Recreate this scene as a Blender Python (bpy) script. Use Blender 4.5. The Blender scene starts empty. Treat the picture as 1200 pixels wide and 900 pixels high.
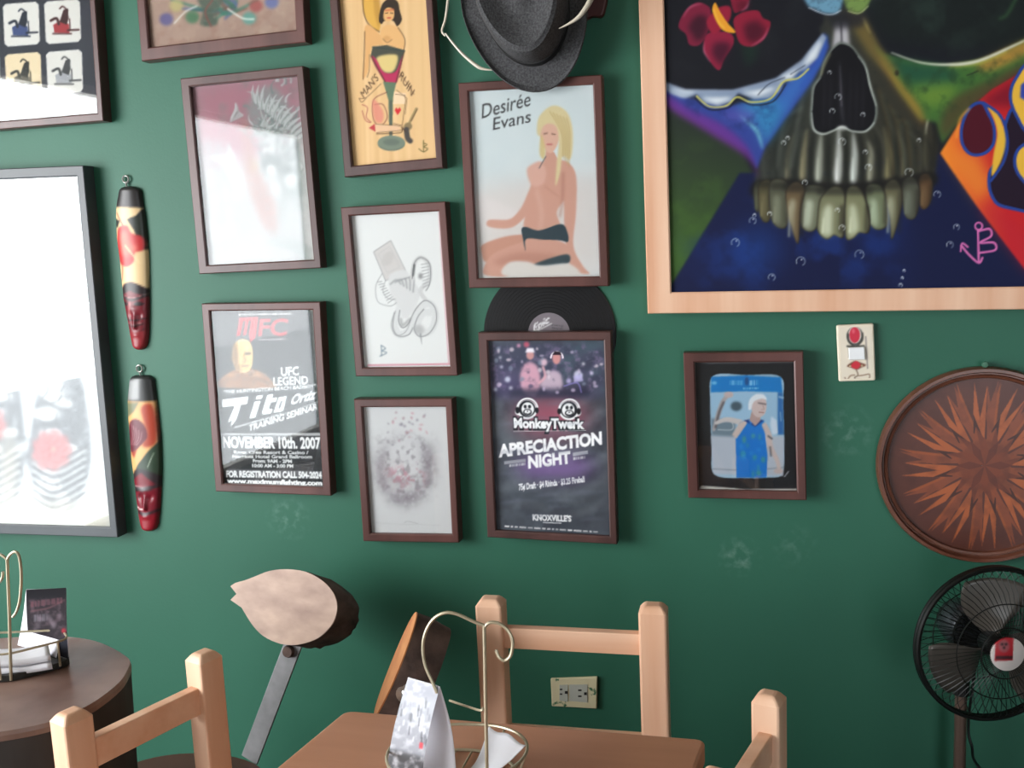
import bpy, bmesh, math, random
import numpy as np
from mathutils import Matrix, Vector
random.seed(7)
RNG = np.random.default_rng(11)
SC = bpy.context.scene
COL = SC.collection

# ------------------------------------------------------------------ camera
FPX, CAM_Z, CAM_D = 1150.0, 1.5, 2.23
def cam_axes(yaw, pit, roll):
    yaw, pit, roll = (math.radians(a) for a in (yaw, pit, roll))
    cy, sy = math.cos(yaw), math.sin(yaw)
    fwd = np.array([sy*math.cos(pit), cy*math.cos(pit), math.sin(pit)])
    r0 = np.array([cy, -sy, 0.0]); d0 = -np.cross(r0, fwd)
    c, s = math.cos(roll), math.sin(roll)
    return c*r0+s*d0, -s*r0+c*d0, fwd
AR, AD, AW = cam_axes(-14.29, -8.24, 2.55)
CAMP = np.array([0.0, -CAM_D, CAM_Z])
cam_data = bpy.data.cameras.new('camera')
cam = bpy.data.objects.new('camera', cam_data); COL.objects.link(cam)
mw = Matrix(((AR[0], -AD[0], -AW[0], CAMP[0]), (AR[1], -AD[1], -AW[1], CAMP[1]),
             (AR[2], -AD[2], -AW[2], CAMP[2]), (0, 0, 0, 1)))
cam.matrix_world = mw
cam_data.sensor_width = 36.0; cam_data.lens = FPX/1200*36; cam_data.clip_start = 0.02
SC.camera = cam

# ------------------------------------------------------------------ light
SC.view_settings.view_transform = 'Standard'; SC.view_settings.look = 'None'
SC.view_settings.gamma = 1; SC.view_settings.use_curve_mapping = False
SC.view_settings.exposure = 0.0
W = bpy.data.worlds.new('sky'); SC.world = W; W.use_nodes = True
W.node_tree.nodes['Background'].inputs[0].default_value = (0.85, 0.93, 1.0, 1)
W.node_tree.nodes['Background'].inputs[1].default_value = 6.0
WIN_Y0, WIN_Y1, WIN_Z0, WIN_Z1, WALL_X = -4.7, -1.0, 0.15, 2.36, -3.2
SILL, PIER = 0.92, -3.05
def area(name, loc, rot, sx, sy, radiance, color=(1, 1, 1)):
    l = bpy.data.lights.new(name, 'AREA'); l.shape = 'RECTANGLE'; l.size = sx; l.size_y = sy
    l.energy = radiance*math.pi*sx*sy; l.color = color
    o = bpy.data.objects.new(name, l); o.location = loc; o.rotation_euler = rot; COL.objects.link(o)
    return o
# daylight coming in through the panes of the big window in the left wall: open sky through the near
# upper pane, the shaded street front through the far pane, the pavement through the lower panes
def window_light(name, y0, y1, z0, z1, radiance, color):
    area(name, (WALL_X-0.13, (y0+y1)/2, (z0+z1)/2), (0, -math.pi/2, 0), z1-z0, y1-y0, radiance, color)
window_light('sky_daylight', PIER, WIN_Y1, SILL, WIN_Z1, 13.5, (1.0, 0.985, 0.97))
window_light('street_daylight', WIN_Y0, PIER, SILL, WIN_Z1, 4.6, (1.0, 0.98, 0.97))
window_light('pavement_daylight', WIN_Y0, WIN_Y1, WIN_Z0, SILL, 2.7, (1.0, 0.97, 0.94))
# weak fill light added behind the camera, at an opening made for it
area('rear_fill_light', (1.7, -5.1, 1.35), (math.pi/2, 0, 0), 1.2, 2.3, 0.7, (1.0, 0.97, 0.93))

# ------------------------------------------------------------------ picture <-> place
def ray(px, py): return ((px-600)/FPX)*AR+((py-450)/FPX)*AD+AW
def aty(px, py, y=0.0):
    v = ray(px, py); return CAMP+v/v[1]*(y+CAM_D)
def atz(px, py, z):
    v = ray(px, py); return CAMP+v/v[2]*(z-CAM_Z)
def proj(P):
    v = np.asarray(P, float)-CAMP; z = v@AW
    return np.stack([600+FPX*(v@AR)/z, 450+FPX*(v@AD)/z], -1)

# ------------------------------------------------------------------ materials
def lin(c):
    c = np.asarray(c, float)/255.0
    return np.where(c <= 0.04045, c/12.92, ((c+0.055)/1.055)**2.4)
def rgb(h): return tuple(lin([int(h[i:i+2], 16) for i in (1, 3, 5)]))
MATS = {}
def mat(name, color, rough=0.5, metal=0.0, var=0.12, scale=12.0, stretch=(1, 1, 1), bump=0.0, color2=None, spec=0.5, detail=4):
    if name in MATS: return MATS[name]
    m = bpy.data.materials.new(name); m.use_nodes = True; n = m.node_tree.nodes; L = m.node_tree.links
    b = n['Principled BSDF']
    c = rgb(color) if isinstance(color, str) else color
    c2 = (rgb(color2) if isinstance(color2, str) else color2) if color2 else tuple(x*(1-var) for x in c)
    tc = n.new('ShaderNodeTexCoord'); mp = n.new('ShaderNodeMapping'); mp.inputs['Scale'].default_value = stretch
    nz = n.new('ShaderNodeTexNoise'); nz.inputs['Scale'].default_value = scale; nz.inputs['Detail'].default_value = detail
    rp = n.new('ShaderNodeValToRGB'); rp.color_ramp.elements[0].position = 0.3; rp.color_ramp.elements[1].position = 0.7
    rp.color_ramp.elements[0].color = (*c2, 1); rp.color_ramp.elements[1].color = (*c, 1)
    L.new(tc.outputs['Object'], mp.inputs['Vector']); L.new(mp.outputs[0], nz.inputs['Vector'])
    L.new(nz.outputs['Fac'], rp.inputs[0]); L.new(rp.outputs[0], b.inputs['Base Color'])
    b.inputs['Roughness'].default_value = rough; b.inputs['Metallic'].default_value = metal
    b.inputs['Specular IOR Level'].default_value = spec
    if bump:
        bp = n.new('ShaderNodeBump'); bp.inputs['Strength'].default_value = bump; bp.inputs['Distance'].default_value = 0.004
        L.new(nz.outputs['Fac'], bp.inputs['Height']); L.new(bp.outputs[0], b.inputs['Normal'])
    MATS[name] = m; return m
def art_mat(name, rough=0.55, spec=0.4):
    if name in MATS: return MATS[name]
    m = bpy.data.materials.new(name); m.use_nodes = True; n = m.node_tree.nodes; L = m.node_tree.links
    a = n.new('ShaderNodeVertexColor'); a.layer_name = 'ink'
    b = n['Principled BSDF']; L.new(a.outputs[0], b.inputs['Base Color'])
    b.inputs['Roughness'].default_value = rough; b.inputs['Specular IOR Level'].default_value = spec
    MATS[name] = m; return m
def glass_mat():
    if 'glass' in MATS: return MATS['glass']
    m = bpy.data.materials.new('glass'); m.use_nodes = True; n = m.node_tree.nodes; L = m.node_tree.links
    n.remove(n['Principled BSDF']); out = n['Material Output']
    fr = n.new('ShaderNodeFresnel'); fr.inputs[0].default_value = 1.45
    ge = n.new('ShaderNodeNewGeometry'); mr = n.new('ShaderNodeMapRange'); mr.inputs[3].default_value = 1.45; mr.inputs[4].default_value = 1/1.45
    L.new(ge.outputs['Backfacing'], mr.inputs[0]); L.new(mr.outputs[0], fr.inputs[0])
    tr = n.new('ShaderNodeBsdfTransparent'); tr.inputs[0].default_value = (0.97, 0.98, 0.98, 1)
    gl = n.new('ShaderNodeBsdfGlossy'); gl.inputs['Roughness'].default_value = 0.025
    mx = n.new('ShaderNodeMixShader')
    L.new(fr.outputs[0], mx.inputs[0]); L.new(tr.outputs[0], mx.inputs[1]); L.new(gl.outputs[0], mx.inputs[2])
    L.new(mx.outputs[0], out.inputs['Surface']); MATS['glass'] = m; return m

# ------------------------------------------------------------------ object helpers
def tag(o, label=None, cat=None, group=None, kind=None):
    for k, v in (('label', label), ('category', cat), ('group', group), ('kind', kind)):
        if v: o[k] = v
    return o
def thing(name, loc, label, cat, group=None):
    o = bpy.data.objects.new(name, None); o.empty_display_size = 0.03; COL.objects.link(o)
    o.location = tuple(float(x) for x in loc); return tag(o, label, cat, group)
def origin(o):
    p = np.zeros(3)
    while o is not None:
        p = p+np.array(o.location); o = o.parent
    return p
def link(name, me, parent=None, mats=(), smooth=False):
    o = bpy.data.objects.new(name, me); COL.objects.link(o)
    if parent is not None: o.parent = parent
    for m in mats: me.materials.append(m)
    if smooth: me.polygons.foreach_set('use_smooth', [True]*len(me.polygons))
    return o
class MB:
    """collects world-space shapes; build() makes ONE mesh object local to its parent"""
    def __init__(s): s.v = []; s.f = []
    def add(s, vs, fs):
        k = len(s.v); s.v += [np.asarray(p, float) for p in vs]; s.f += [tuple(i+k for i in f) for f in fs]; return s
    def box(s, c, size, X=(1, 0, 0), Y=(0, 1, 0), Z=(0, 0, 1)):
        c = np.asarray(c, float); X, Y, Z = (np.asarray(a, float)*h/2 for a, h in zip((X, Y, Z), size))
        vs = [c+a*X+b*Y+d*Z for d in (-1, 1) for a, b in ((-1, -1), (1, -1), (1, 1), (-1, 1))]
        return s.add(vs, [(3, 2, 1, 0), (4, 5, 6, 7), (0, 1, 5, 4), (1, 2, 6, 5), (2, 3, 7, 6), (3, 0, 4, 7)])
    def prism(s, poly, ext):
        poly = [np.asarray(p, float) for p in poly]; n = len(poly); ext = np.asarray(ext, float)
        return s.add(poly+[p+ext for p in poly], [tuple(range(n-1, -1, -1)), tuple(range(n, 2*n))]+[(i, (i+1) % n, n+(i+1) % n, n+i) for i in range(n)])
    def loft(s, rings, cap=True):
        n = len(rings[0]); vs = [p for r in rings for p in r]; fs = []
        for k in range(len(rings)-1):
            for i in range(n):
                j = (i+1) % n; fs.append((k*n+i, k*n+j, (k+1)*n+j, (k+1)*n+i))
        if cap: fs += [tuple(range(n-1, -1, -1)), tuple(range((len(rings)-1)*n, len(rings)*n))]
        return s.add(vs, fs)
    def tube(s, path, rad, n=8, closed=False):
        P = [np.asarray(p, float) for p in path]; m = len(P)
        rr = list(rad) if hasattr(rad, '__len__') else [rad]*m
        rings = []; up = None
        for i in range(m):
            a = P[(i-1) % m] if (closed or i > 0) else P[i]; b = P[(i+1) % m] if (closed or i < m-1) else P[i]
            t = b-a; t = t/(np.linalg.norm(t)+1e-12)
            if up is None:
                up = np.array([0, 0, 1.0]) if abs(t[2]) < 0.9 else np.array([1.0, 0, 0])
            u = up-t*(up@t); u /= np.linalg.norm(u)+1e-12; w = np.cross(t, u); up = u
            rings.append([P[i]+rr[i]*(math.cos(q)*u+math.sin(q)*w) for q in np.linspace(0, 2*math.pi, n, endpoint=False)])
        if closed: rings.append(rings[0]); return s.loft(rings, False)
        return s.loft(rings)
    def lathe(s, prof, c, axis=(0, 0, 1), n=32, wob=None):
        c = np.asarray(c, float); A = np.asarray(axis, float); A = A/np.linalg.norm(A)
        U = np.cross(A, (0, 0, 1.0) if abs(A[2]) < 0.9 else (1.0, 0, 0)); U /= np.linalg.norm(U); V = np.cross(A, U)
        rings = []
        for r, h in prof:
            rings.append([c+A*h+r*(wob[i] if wob is not None else 1)*(math.cos(q)*U+math.sin(q)*V) for i, q in enumerate(np.linspace(0, 2*math.pi, n, endpoint=False))])
        return s.loft(rings)
    def build(s, name, m, parent=None, smooth=False, bevel=0.0, seg=2):
        o0 = origin(parent) if parent is not None else np.zeros(3)
        me = bpy.data.meshes.new(name); me.from_pydata([tuple(p-o0) for p in s.v], [], s.f); me.update()
        bm = bmesh.new(); bm.from_mesh(me); bmesh.ops.recalc_face_normals(bm, faces=bm.faces); bm.to_mesh(me); bm.free()
        o = link(name, me, parent, [m], False)
        if bevel:
            b = o.modifiers.new('bevel', 'BEVEL'); b.width = bevel; b.segments = seg; b.limit_method = 'ANGLE'; b.angle_limit = math.radians(40)
        if smooth:
            me.polygons.foreach_set('use_smooth', [True]*len(me.polygons))
            me.set_sharp_from_angle(angle=math.radians(38))
        return o
def crom(pts, k=8, closed=False):
    P = np.asarray(pts, float); n = len(P); out = []
    rng = range(n if closed else n-1)
    for i in rng:
        if closed: a, b, c, d = P[(i-1) % n], P[i], P[(i+1) % n], P[(i+2) % n]
        else: a, b, c, d = P[max(i-1, 0)], P[i], P[i+1], P[min(i+2, n-1)]
        for t in np.linspace(0, 1, k, endpoint=False):
            out.append(0.5*((2*b)+(-a+c)*t+(2*a-5*b+4*c-d)*t*t+(-a+3*b-3*c+d)*t**3))
    if not closed: out.append(P[-1])
    return np.array(out)

# ------------------------------------------------------------------ painter: flat printed and painted pictures as coloured meshes
_txt = {}
def text_tris(body, bold=0.0):
    key = (body, bold)
    if key in _txt: return _txt[key]
    cu = bpy.data.curves.new('t', 'FONT'); cu.body = body; cu.resolution_u = 3; cu.offset = bold
    ob = bpy.data.objects.new('t', cu); COL.objects.link(ob)
    me = bpy.data.meshes.new_from_object(ob.evaluated_get(bpy.context.evaluated_depsgraph_get()))
    me.calc_loop_triangles()
    v = np.array([p.co[:2] for p in me.vertices]); t = np.array([list(q.vertices) for q in me.loop_triangles])
    bpy.data.objects.remove(ob); bpy.data.curves.remove(cu); bpy.data.meshes.remove(me)
    _txt[key] = (v, t); return v, t
def vnoise(h, w, cell, seed, octaves=4):
    out = np.zeros((h, w)); amp = 1; tot = 0; r = np.random.default_rng(seed)
    for o in range(octaves):
        c = max(cell/2**o, 1.5); gh, gw = int(h/c)+3, int(w/c)+3; g = r.random((gh, gw))
        y = np.arange(h)/c; x = np.arange(w)/c; yi = y.astype(int); xi = x.astype(int)
        fy = (y-yi)[:, None]; fx = (x-xi)[None]; fy = fy*fy*(3-2*fy); fx = fx*fx*(3-2*fx)
        a = g[yi][:, xi]; b = g[yi][:, xi+1]; c2 = g[yi+1][:, xi]; d = g[yi+1][:, xi+1]
        out += amp*((a*(1-fx)+b*fx)*(1-fy)+(c2*(1-fx)+d*fx)*fy); tot += amp; amp *= 0.5
    return out/tot
def gblur(m, s):
    if s <= 0: return m
    r = int(3*s+1); k = np.exp(-0.5*(np.arange(-r, r+1)/s)**2); k /= k.sum()
    p = np.pad(m, ((r, r), (0, 0)), 'edge'); m = sum(k[i]*p[i:i+m.shape[0]] for i in range(2*r+1))
    p = np.pad(m, ((0, 0), (r, r)), 'edge'); return sum(k[i]*p[:, i:i+m.shape[1]] for i in range(2*r+1))
class Paint:
    def __init__(s, x0, y0, x1, y1, bg=(255, 255, 255), res=1.0):
        s.x0, s.y0, s.res = x0, y0, res; s.w = int((x1-x0)*res)+2; s.h = int((y1-y0)*res)+2
        s.a = np.ones((s.h, s.w, 3))*np.asarray(bg, float); s.ox, s.oy, s.k = 0, 0, 1.0; s.seed = 1
    def crop(s, ox, oy, k): s.ox, s.oy, s.k = ox, oy, k; return s
    def T(s, pts):
        p = np.atleast_2d(np.asarray(pts, float)); return np.stack([(s.ox+p[:, 0]/s.k-s.x0)*s.res, (s.oy+p[:, 1]/s.k-s.y0)*s.res], 1)
    def L(s, l): return l/s.k*s.res
    def bbox(s, p, m):
        x0 = max(int(p[:, 0].min()-m), 0); x1 = min(int(p[:, 0].max()+m)+2, s.w); y0 = max(int(p[:, 1].min()-m), 0); y1 = min(int(p[:, 1].max()+m)+2, s.h)
        return x0, y0, x1, y1
    def pmask(s, p, box):
        x0, y0, x1, y1 = box; SS = 3
        ys = (np.arange((y1-y0)*SS)+0.5)/SS+y0; xs = (np.arange((x1-x0)*SS)+0.5)/SS+x0
        ins = np.zeros((len(ys), len(xs)), bool); n = len(p)
        for i in range(n):
            (ax, ay), (bx, by) = p[i], p[(i+1) % n]
            if ay == by: continue
            rows = (ys > min(ay, by)) & (ys <= max(ay, by))
            if not rows.any(): continue
            xc = ax+(ys[rows]-ay)*(bx-ax)/(by-ay); ins[rows] ^= xs[None] > xc[:, None]
        return ins.reshape(y1-y0, SS, x1-x0, SS).mean((1, 3))
    def comp(s, box, m, color):
        x0, y0, x1, y1 = box; c = np.asarray(color, float)
        s.a[y0:y1, x0:x1] = s.a[y0:y1, x0:x1]*(1-m[..., None])+c*m[..., None]
    def poly(s, pts, color, alpha=1.0, blur=0, smooth=False, grain=0, color2=None, g0=None, g1=None):
        """filled shape; color2 with g0,g1 = blend along a direction; grain = painterly noise in the alpha"""
        p = s.T(crom(pts, 6, True) if smooth else pts); bl = s.L(blur); box = s.bbox(p, 3*bl+1)
        if box[2] <= box[0] or box[3] <= box[1]: return s
        m = gblur(s.pmask(p, box), bl)*alpha
        if grain: s.seed += 1; m = m*np.clip(1+grain*(vnoise(*m.shape, max(s.L(14), 3), s.seed)*2-1)*1.6, 0, 1)
        c = np.asarray(color, float)
        if color2 is not None:
            a, b = s.T([g0])[0], s.T([g1])[0]; d = b-a
            yy, xx = np.mgrid[box[1]:box[3], box[0]:box[2]]
            t = np.clip(((xx-a[0])*d[0]+(yy-a[1])*d[1])/(d@d), 0, 1)[..., None]; c = c*(1-t)+np.asarray(color2, float)*t
        s.comp(box, m, c); return s
    def line(s, pts, w, color, alpha=1.0, blur=0, smooth=True, closed=False):
        q = crom(pts, 6, closed) if smooth and len(pts) > 2 else np.asarray(pts, float)
        ws = np.asarray(w, float) if hasattr(w, '__len__') else None
        p = s.T(q)
        if closed: p = np.vstack([p, p[:1]])
        wl = np.interp(np.linspace(0, 1, len(p)), np.linspace(0, 1, len(ws)), ws) if ws is not None else np.full(len(p), float(w))
        wl = wl/s.k*s.res; bl = s.L(blur); box = s.bbox(p, wl.max()+3*bl+2)
        if box[2] <= box[0] or box[3] <= box[1]: return s
        yy, xx = np.mgrid[box[1]:box[3], box[0]:box[2]]; m = np.zeros(yy.shape)
        for i in range(len(p)-1):
            a, b = p[i], p[i+1]; d = b-a; l2 = d@d+1e-9
            t = np.clip(((xx-a[0])*d[0]+(yy-a[1])*d[1])/l2, 0, 1)
            dist = np.hypot(xx-a[0]-t*d[0], yy-a[1]-t*d[1]); ww = wl[i]*(1-t)+wl[i+1]*t
            m = np.maximum(m, np.clip(ww/2-dist+0.5, 0, 1)*np.minimum(1, ww+0.25))
        s.comp(box, gblur(m, bl)*alpha, color); return s
    def ell(s, c, rx, ry, color, alpha=1.0, blur=0, rot=0, **kw):
        t = np.linspace(0, 2*math.pi, 28, endpoint=False); cr, sr = math.cos(rot), math.sin(rot)
        x, y = rx*np.cos(t), ry*np.sin(t)
        return s.poly(np.stack([c[0]+x*cr-y*sr, c[1]+x*sr+y*cr], 1), color, alpha, blur, **kw)
    def ring(s, c, r, w, color, alpha=1.0, a0=0, a1=360):
        t = np.radians(np.linspace(a0, a1, 20)); return s.line(np.stack([c[0]+r*np.cos(t), c[1]+r*np.sin(t)], 1), w, color, alpha, smooth=False)
    def noise(s, cell, amp, color, pts=None, seed=3, lo=0.45, hi=0.75, blur=0):
        n = np.clip((vnoise(s.h, s.w, s.L(cell), seed)-lo)/(hi-lo), 0, 1)*amp
        if pts is not None: p = s.T(pts); n = n*gblur(s.pmask(p, (0, 0, s.w, s.h)), s.L(blur))
        s.comp((0, 0, s.w, s.h), n, color); return s
    def text(s, body, p0, p1, h, color, bold=0.0, shear=0.0, alpha=1.0, lean=0.05, blur=0):
        """body set between two ends of its baseline with capital height h"""
        v, t = text_tris(body, bold); cap = 0.70
        u = (v[:, 0]-v[:, 0].min())/(np.ptp(v[:, 0])+1e-9); vv = v[:, 1]/cap
        p0, p1 = np.asarray(p0, float), np.asarray(p1, float)
        q = p0[None]+u[:, None]*(p1-p0)[None]+vv[:, None]*h*np.array([shear-lean, -1.0])[None]
        p = s.T(q); SS = 4; box = s.bbox(p, 2)
        if box[2] <= box[0] or box[3] <= box[1]: return s
        H, Wd = (box[3]-box[1])*SS, (box[2]-box[0])*SS; m = np.zeros((H, Wd), bool)
        pp = (p-np.array([box[0], box[1]]))*SS
        for tri in t:
            A, B, C = pp[tri]; x0 = max(int(min(A[0], B[0], C[0])), 0); x1 = min(int(max(A[0], B[0], C[0]))+2, Wd); y0 = max(int(min(A[1], B[1], C[1])), 0); y1 = min(int(max(A[1], B[1], C[1]))+2, H)
            if x1 <= x0 or y1 <= y0: continue
            X = np.arange(x0, x1)[None]+0.5; Y = np.arange(y0, y1)[:, None]+0.5
            e = [(Q[0]-P[0])*(Y-P[1])-(Q[1]-P[1])*(X-P[0]) for P, Q in ((A, B), (B, C), (C, A))]
            m[y0:y1, x0:x1] |= ((e[0] >= 0) & (e[1] >= 0) & (e[2] >= 0)) | ((e[0] <= 0) & (e[1] <= 0) & (e[2] <= 0))
        mm = m.reshape(box[3]-box[1], SS, box[2]-box[0], SS).mean((1, 3))
        s.comp(box, gblur(mm, s.L(blur))*alpha, color); return s
    def marks(s, p0, p1, h, color, n=12, alpha=1.0, seed=1):
        """a row of small blocks: a line of print too small to read"""
        r = np.random.default_rng(seed); p0, p1 = np.asarray(p0, float), np.asarray(p1, float); t = 0.0
        while t < 0.98:
            e = min(1.0, t+(0.4+r.random())*1.0/n); a, b = p0+(p1-p0)*t, p0+(p1-p0)*(e-0.22/n)
            s.poly([a, b, b-[0, h], a-[0, h]], color, alpha*(0.6+0.4*r.random())); t = e
        return s
    def sample(s, q):
        x = np.clip((q[..., 0]-s.x0)*s.res-0.5, 0, s.w-1.001); y = np.clip((q[..., 1]-s.y0)*s.res-0.5, 0, s.h-1.001)
        xi, yi = x.astype(int), y.astype(int); fx, fy = (x-xi)[..., None], (y-yi)[..., None]; a = s.a
        return (a[yi, xi]*(1-fx)+a[yi, xi+1]*fx)*(1-fy)+(a[yi+1, xi]*(1-fx)+a[yi+1, xi+1]*fx)*fy
def grid_mesh(name, P, colors, m, parent, thick=None, smooth=False):
    """P: (nv,nu,3) world points, colors (nv,nu,3) 0-255; thick = vector that gives the sheet its back side"""
    nv, nu = P.shape[:2]; V = P.reshape(-1, 3)-(origin(parent) if parent is not None else 0)
    C = np.clip(lin(np.clip(colors, 0, 255)).reshape(-1, 3), 0, 0.86)
    i = (np.arange(nv-1)[:, None]*nu+np.arange(nu-1)[None]).reshape(-1)
    F = np.stack([i+nu, i+nu+1, i+1, i], 1)
    if thick is not None:
        e = np.concatenate([np.arange(nu), np.arange(1, nv)*nu+nu-1, (nv-1)*nu+np.arange(nu-2, -1, -1), np.arange(nv-2, 0, -1)*nu])
        n0 = len(V); V = np.vstack([V, V[e]+np.asarray(thick, float)]); C = np.vstack([C, C[e]*0.9])
        k = np.arange(len(e)); k2 = (k+1) % len(e); F = np.vstack([F, np.stack([e[k], e[k2], n0+k2, n0+k], 1)])
        back = tuple(int(n0+x) for x in k[::-1])
    me = bpy.data.meshes.new(name)
    faces = F.tolist()
    if thick is not None: faces.append(back)
    me.from_pydata(V.tolist(), [], faces); me.update()
    at = me.color_attributes.new('ink', 'FLOAT_COLOR', 'POINT')
    at.data.foreach_set('color', np.hstack([C, np.ones((len(C), 1))]).astype(np.float32).ravel())
    return link(name, me, parent, [m], smooth)
def lerp_quad(q, u, v):
    TL, TR, BR, BL = [np.asarray(p, float) for p in q]
    u = u[..., None]; v = v[..., None]
    return (TL*(1-u)+TR*u)*(1-v)+(BL*(1-u)+BR*u)*v
def uv(nu, nv):
    return np.meshgrid(np.linspace(0, 1, nu), np.linspace(0, 1, nv))

# ------------------------------------------------------------------ the room
def plane_box(name, lo, hi, m):
    lo, hi = np.array(lo, float), np.array(hi, float)
    o = MB().box((lo+hi)/2, hi-lo).build(name, m); o['kind'] = 'structure'; return o
def wall_paint():
    m = mat('green_wall_paint', (0.027, 0.122, 0.077), 0.5, 0, 0.10, 2.5, bump=0.0, spec=0.28)
    n = m.node_tree.nodes; L = m.node_tree.links; b = n['Principled BSDF']
    src = b.inputs['Base Color'].links[0].from_socket
    geo = n.new('ShaderNodeNewGeometry'); nz = n.new('ShaderNodeTexNoise'); nz.inputs['Scale'].default_value = 45; nz.inputs['Detail'].default_value = 6
    L.new(geo.outputs['Position'], nz.inputs['Vector'])
    total = None
    for (px, py, r, g) in ((992, 505, 0.065, 0.30), (866, 652, 0.055, 0.34), (338, 606, 0.07, 0.25), (930, 640, 0.06, 0.15), (410, 50, 0.03, 0.3)):   # rubbed pale scuffs
        p = aty(px, py); d = n.new('ShaderNodeVectorMath'); d.operation = 'DISTANCE'; d.inputs[1].default_value = p
        L.new(geo.outputs['Position'], d.inputs[0])
        mr = n.new('ShaderNodeMapRange'); mr.inputs[1].default_value = 0; mr.inputs[2].default_value = r; mr.inputs[3].default_value = g; mr.inputs[4].default_value = 0
        L.new(d.outputs['Value'], mr.inputs[0])
        if total is None: total = mr.outputs[0]
        else:
            ad = n.new('ShaderNodeMath'); ad.operation = 'ADD'; L.new(total, ad.inputs[0]); L.new(mr.outputs[0], ad.inputs[1]); total = ad.outputs[0]
    th = n.new('ShaderNodeMapRange'); th.inputs[1].default_value = 0.48; th.inputs[2].default_value = 0.72
    L.new(nz.outputs['Fac'], th.inputs[0])
    mu = n.new('ShaderNodeMath'); mu.operation = 'MULTIPLY'; L.new(total, mu.inputs[0]); L.new(th.outputs[0], mu.inputs[1])
    mx = n.new('ShaderNodeMix'); mx.data_type = 'RGBA'; mx.inputs['B'].default_value = (0.35, 0.5, 0.45, 1)
    L.new(mu.outputs[0], mx.inputs['Factor']); L.new(src, mx.inputs['A']); L.new(mx.outputs['Result'], b.inputs['Base Color'])
    fine = n.new('ShaderNodeTexNoise'); fine.inputs['Scale'].default_value = 130; L.new(geo.outputs['Position'], fine.inputs['Vector'])
    bp = n.new('ShaderNodeBump'); bp.inputs['Strength'].default_value = 0.12; bp.inputs['Distance'].default_value = 0.002
    L.new(fine.outputs['Fac'], bp.inputs['Height']); L.new(bp.outputs[0], b.inputs['Normal'])
    return m
GREEN = wall_paint()
PLASTER = mat('pale_plaster', '#8c8272', 0.8, 0, 0.08, 3)
RX1, RY0, RH = 2.4, -5.0, 2.9
plane_box('wall_back', (WALL_X-0.12, 0, 0), (RX1+0.12, 0.12, RH), GREEN)
plane_box('wall_right', (RX1, RY0, 0), (RX1+0.12, 0, RH), mat('brown_wall', '#40362c', 0.8, 0, .1, 3))
plane_box('floor', (WALL_X-0.12, RY0-0.12, -0.1), (RX1+0.12, 0.12, 0), mat('floor_tiles', '#2e241e', 0.5, 0, 0.25, 2))
plane_box('ceiling', (WALL_X-0.12, RY0-0.12, RH), (RX1+0.12, 0.12, RH+0.1), PLASTER)
m = MB()   # left wall with its window opening
for lo, hi in (((RY0, 0), (0, WIN_Z0)), ((RY0, 0), (WIN_Z1, RH)), ((RY0, WIN_Y0), (WIN_Z0, WIN_Z1)), ((WIN_Y1, 0), (WIN_Z0, WIN_Z1))):
    m.box((WALL_X-0.06, (lo[0]+lo[1])/2, (hi[0]+hi[1])/2), (0.12, lo[1]-lo[0], hi[1]-hi[0]))
o = m.build('wall_left', mat('side_wall_paint', '#4d6657', 0.7, 0, .1, 3)); o['kind'] = 'structure'
m = MB()   # wall behind the camera with an opening added for the fill light
for x0, x1, z0, z1 in ((WALL_X-0.12, 1.1, 0, RH), (2.3, RX1+0.12, 0, RH), (1.1, 2.3, 2.5, RH)):
    m.box(((x0+x1)/2, RY0-0.06, (z0+z1)/2), (x1-x0, 0.12, z1-z0))
o = m.build('wall_front', mat('front_wall_paint', '#5a5248', 0.8, 0, .1, 3)); o['kind'] = 'structure'
m = MB()
wy, wz = (WIN_Y0+WIN_Y1)/2, (WIN_Z0+WIN_Z1)/2
for z in (WIN_Z0+0.02, WIN_Z1-0.02): m.box((WALL_X-0.05, wy, z), (0.06, WIN_Y1-WIN_Y0, 0.04))
for y in (WIN_Y0+0.02, WIN_Y1-0.02): m.box((WALL_X-0.05, y, wz), (0.06, 0.04, WIN_Z1-WIN_Z0-0.08))
o = m.build('window_1', mat('window_frame_paint', '#d8d2c6', 0.5)); o['kind'] = 'structure'

# ------------------------------------------------------------------ framed pictures
def wood_mat(name, color, color2, axis=2, scale=9.0, rough=0.5, var=14):
    st = [var, var, var]; st[axis] = 1.0
    return mat(name, color, rough, 0, 0.3, scale/6, tuple(st), 0.05, color2)
DARKWOOD = wood_mat('dark_brown_moulding', '#573b38', '#3e2927', 2, 6, 0.38)
RUSTWOOD = wood_mat('reddish_brown_moulding', '#5e3a35', '#442824', 2, 6, 0.38)
GREYWOOD = mat('charcoal_moulding', '#454a4e', 0.45, 0, .2, 6)
PINE = wood_mat('pale_pine', '#e6bfa2', '#d29d7c', 2, 7, 0.5)
PINE_X = wood_mat('pale_pine_level_grain', '#e6bfa2', '#d29d7c', 0, 7, 0.5)
PRINT = art_mat('printed_paper', 0.6, 0.3)
CANVAS = art_mat('painted_canvas', 0.65, 0.18)
GLOSSY = art_mat('laminated_poster', 0.22, 0.5)
def quad_at(q, y): return [aty(p[0], p[1], y) for p in q]
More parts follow.
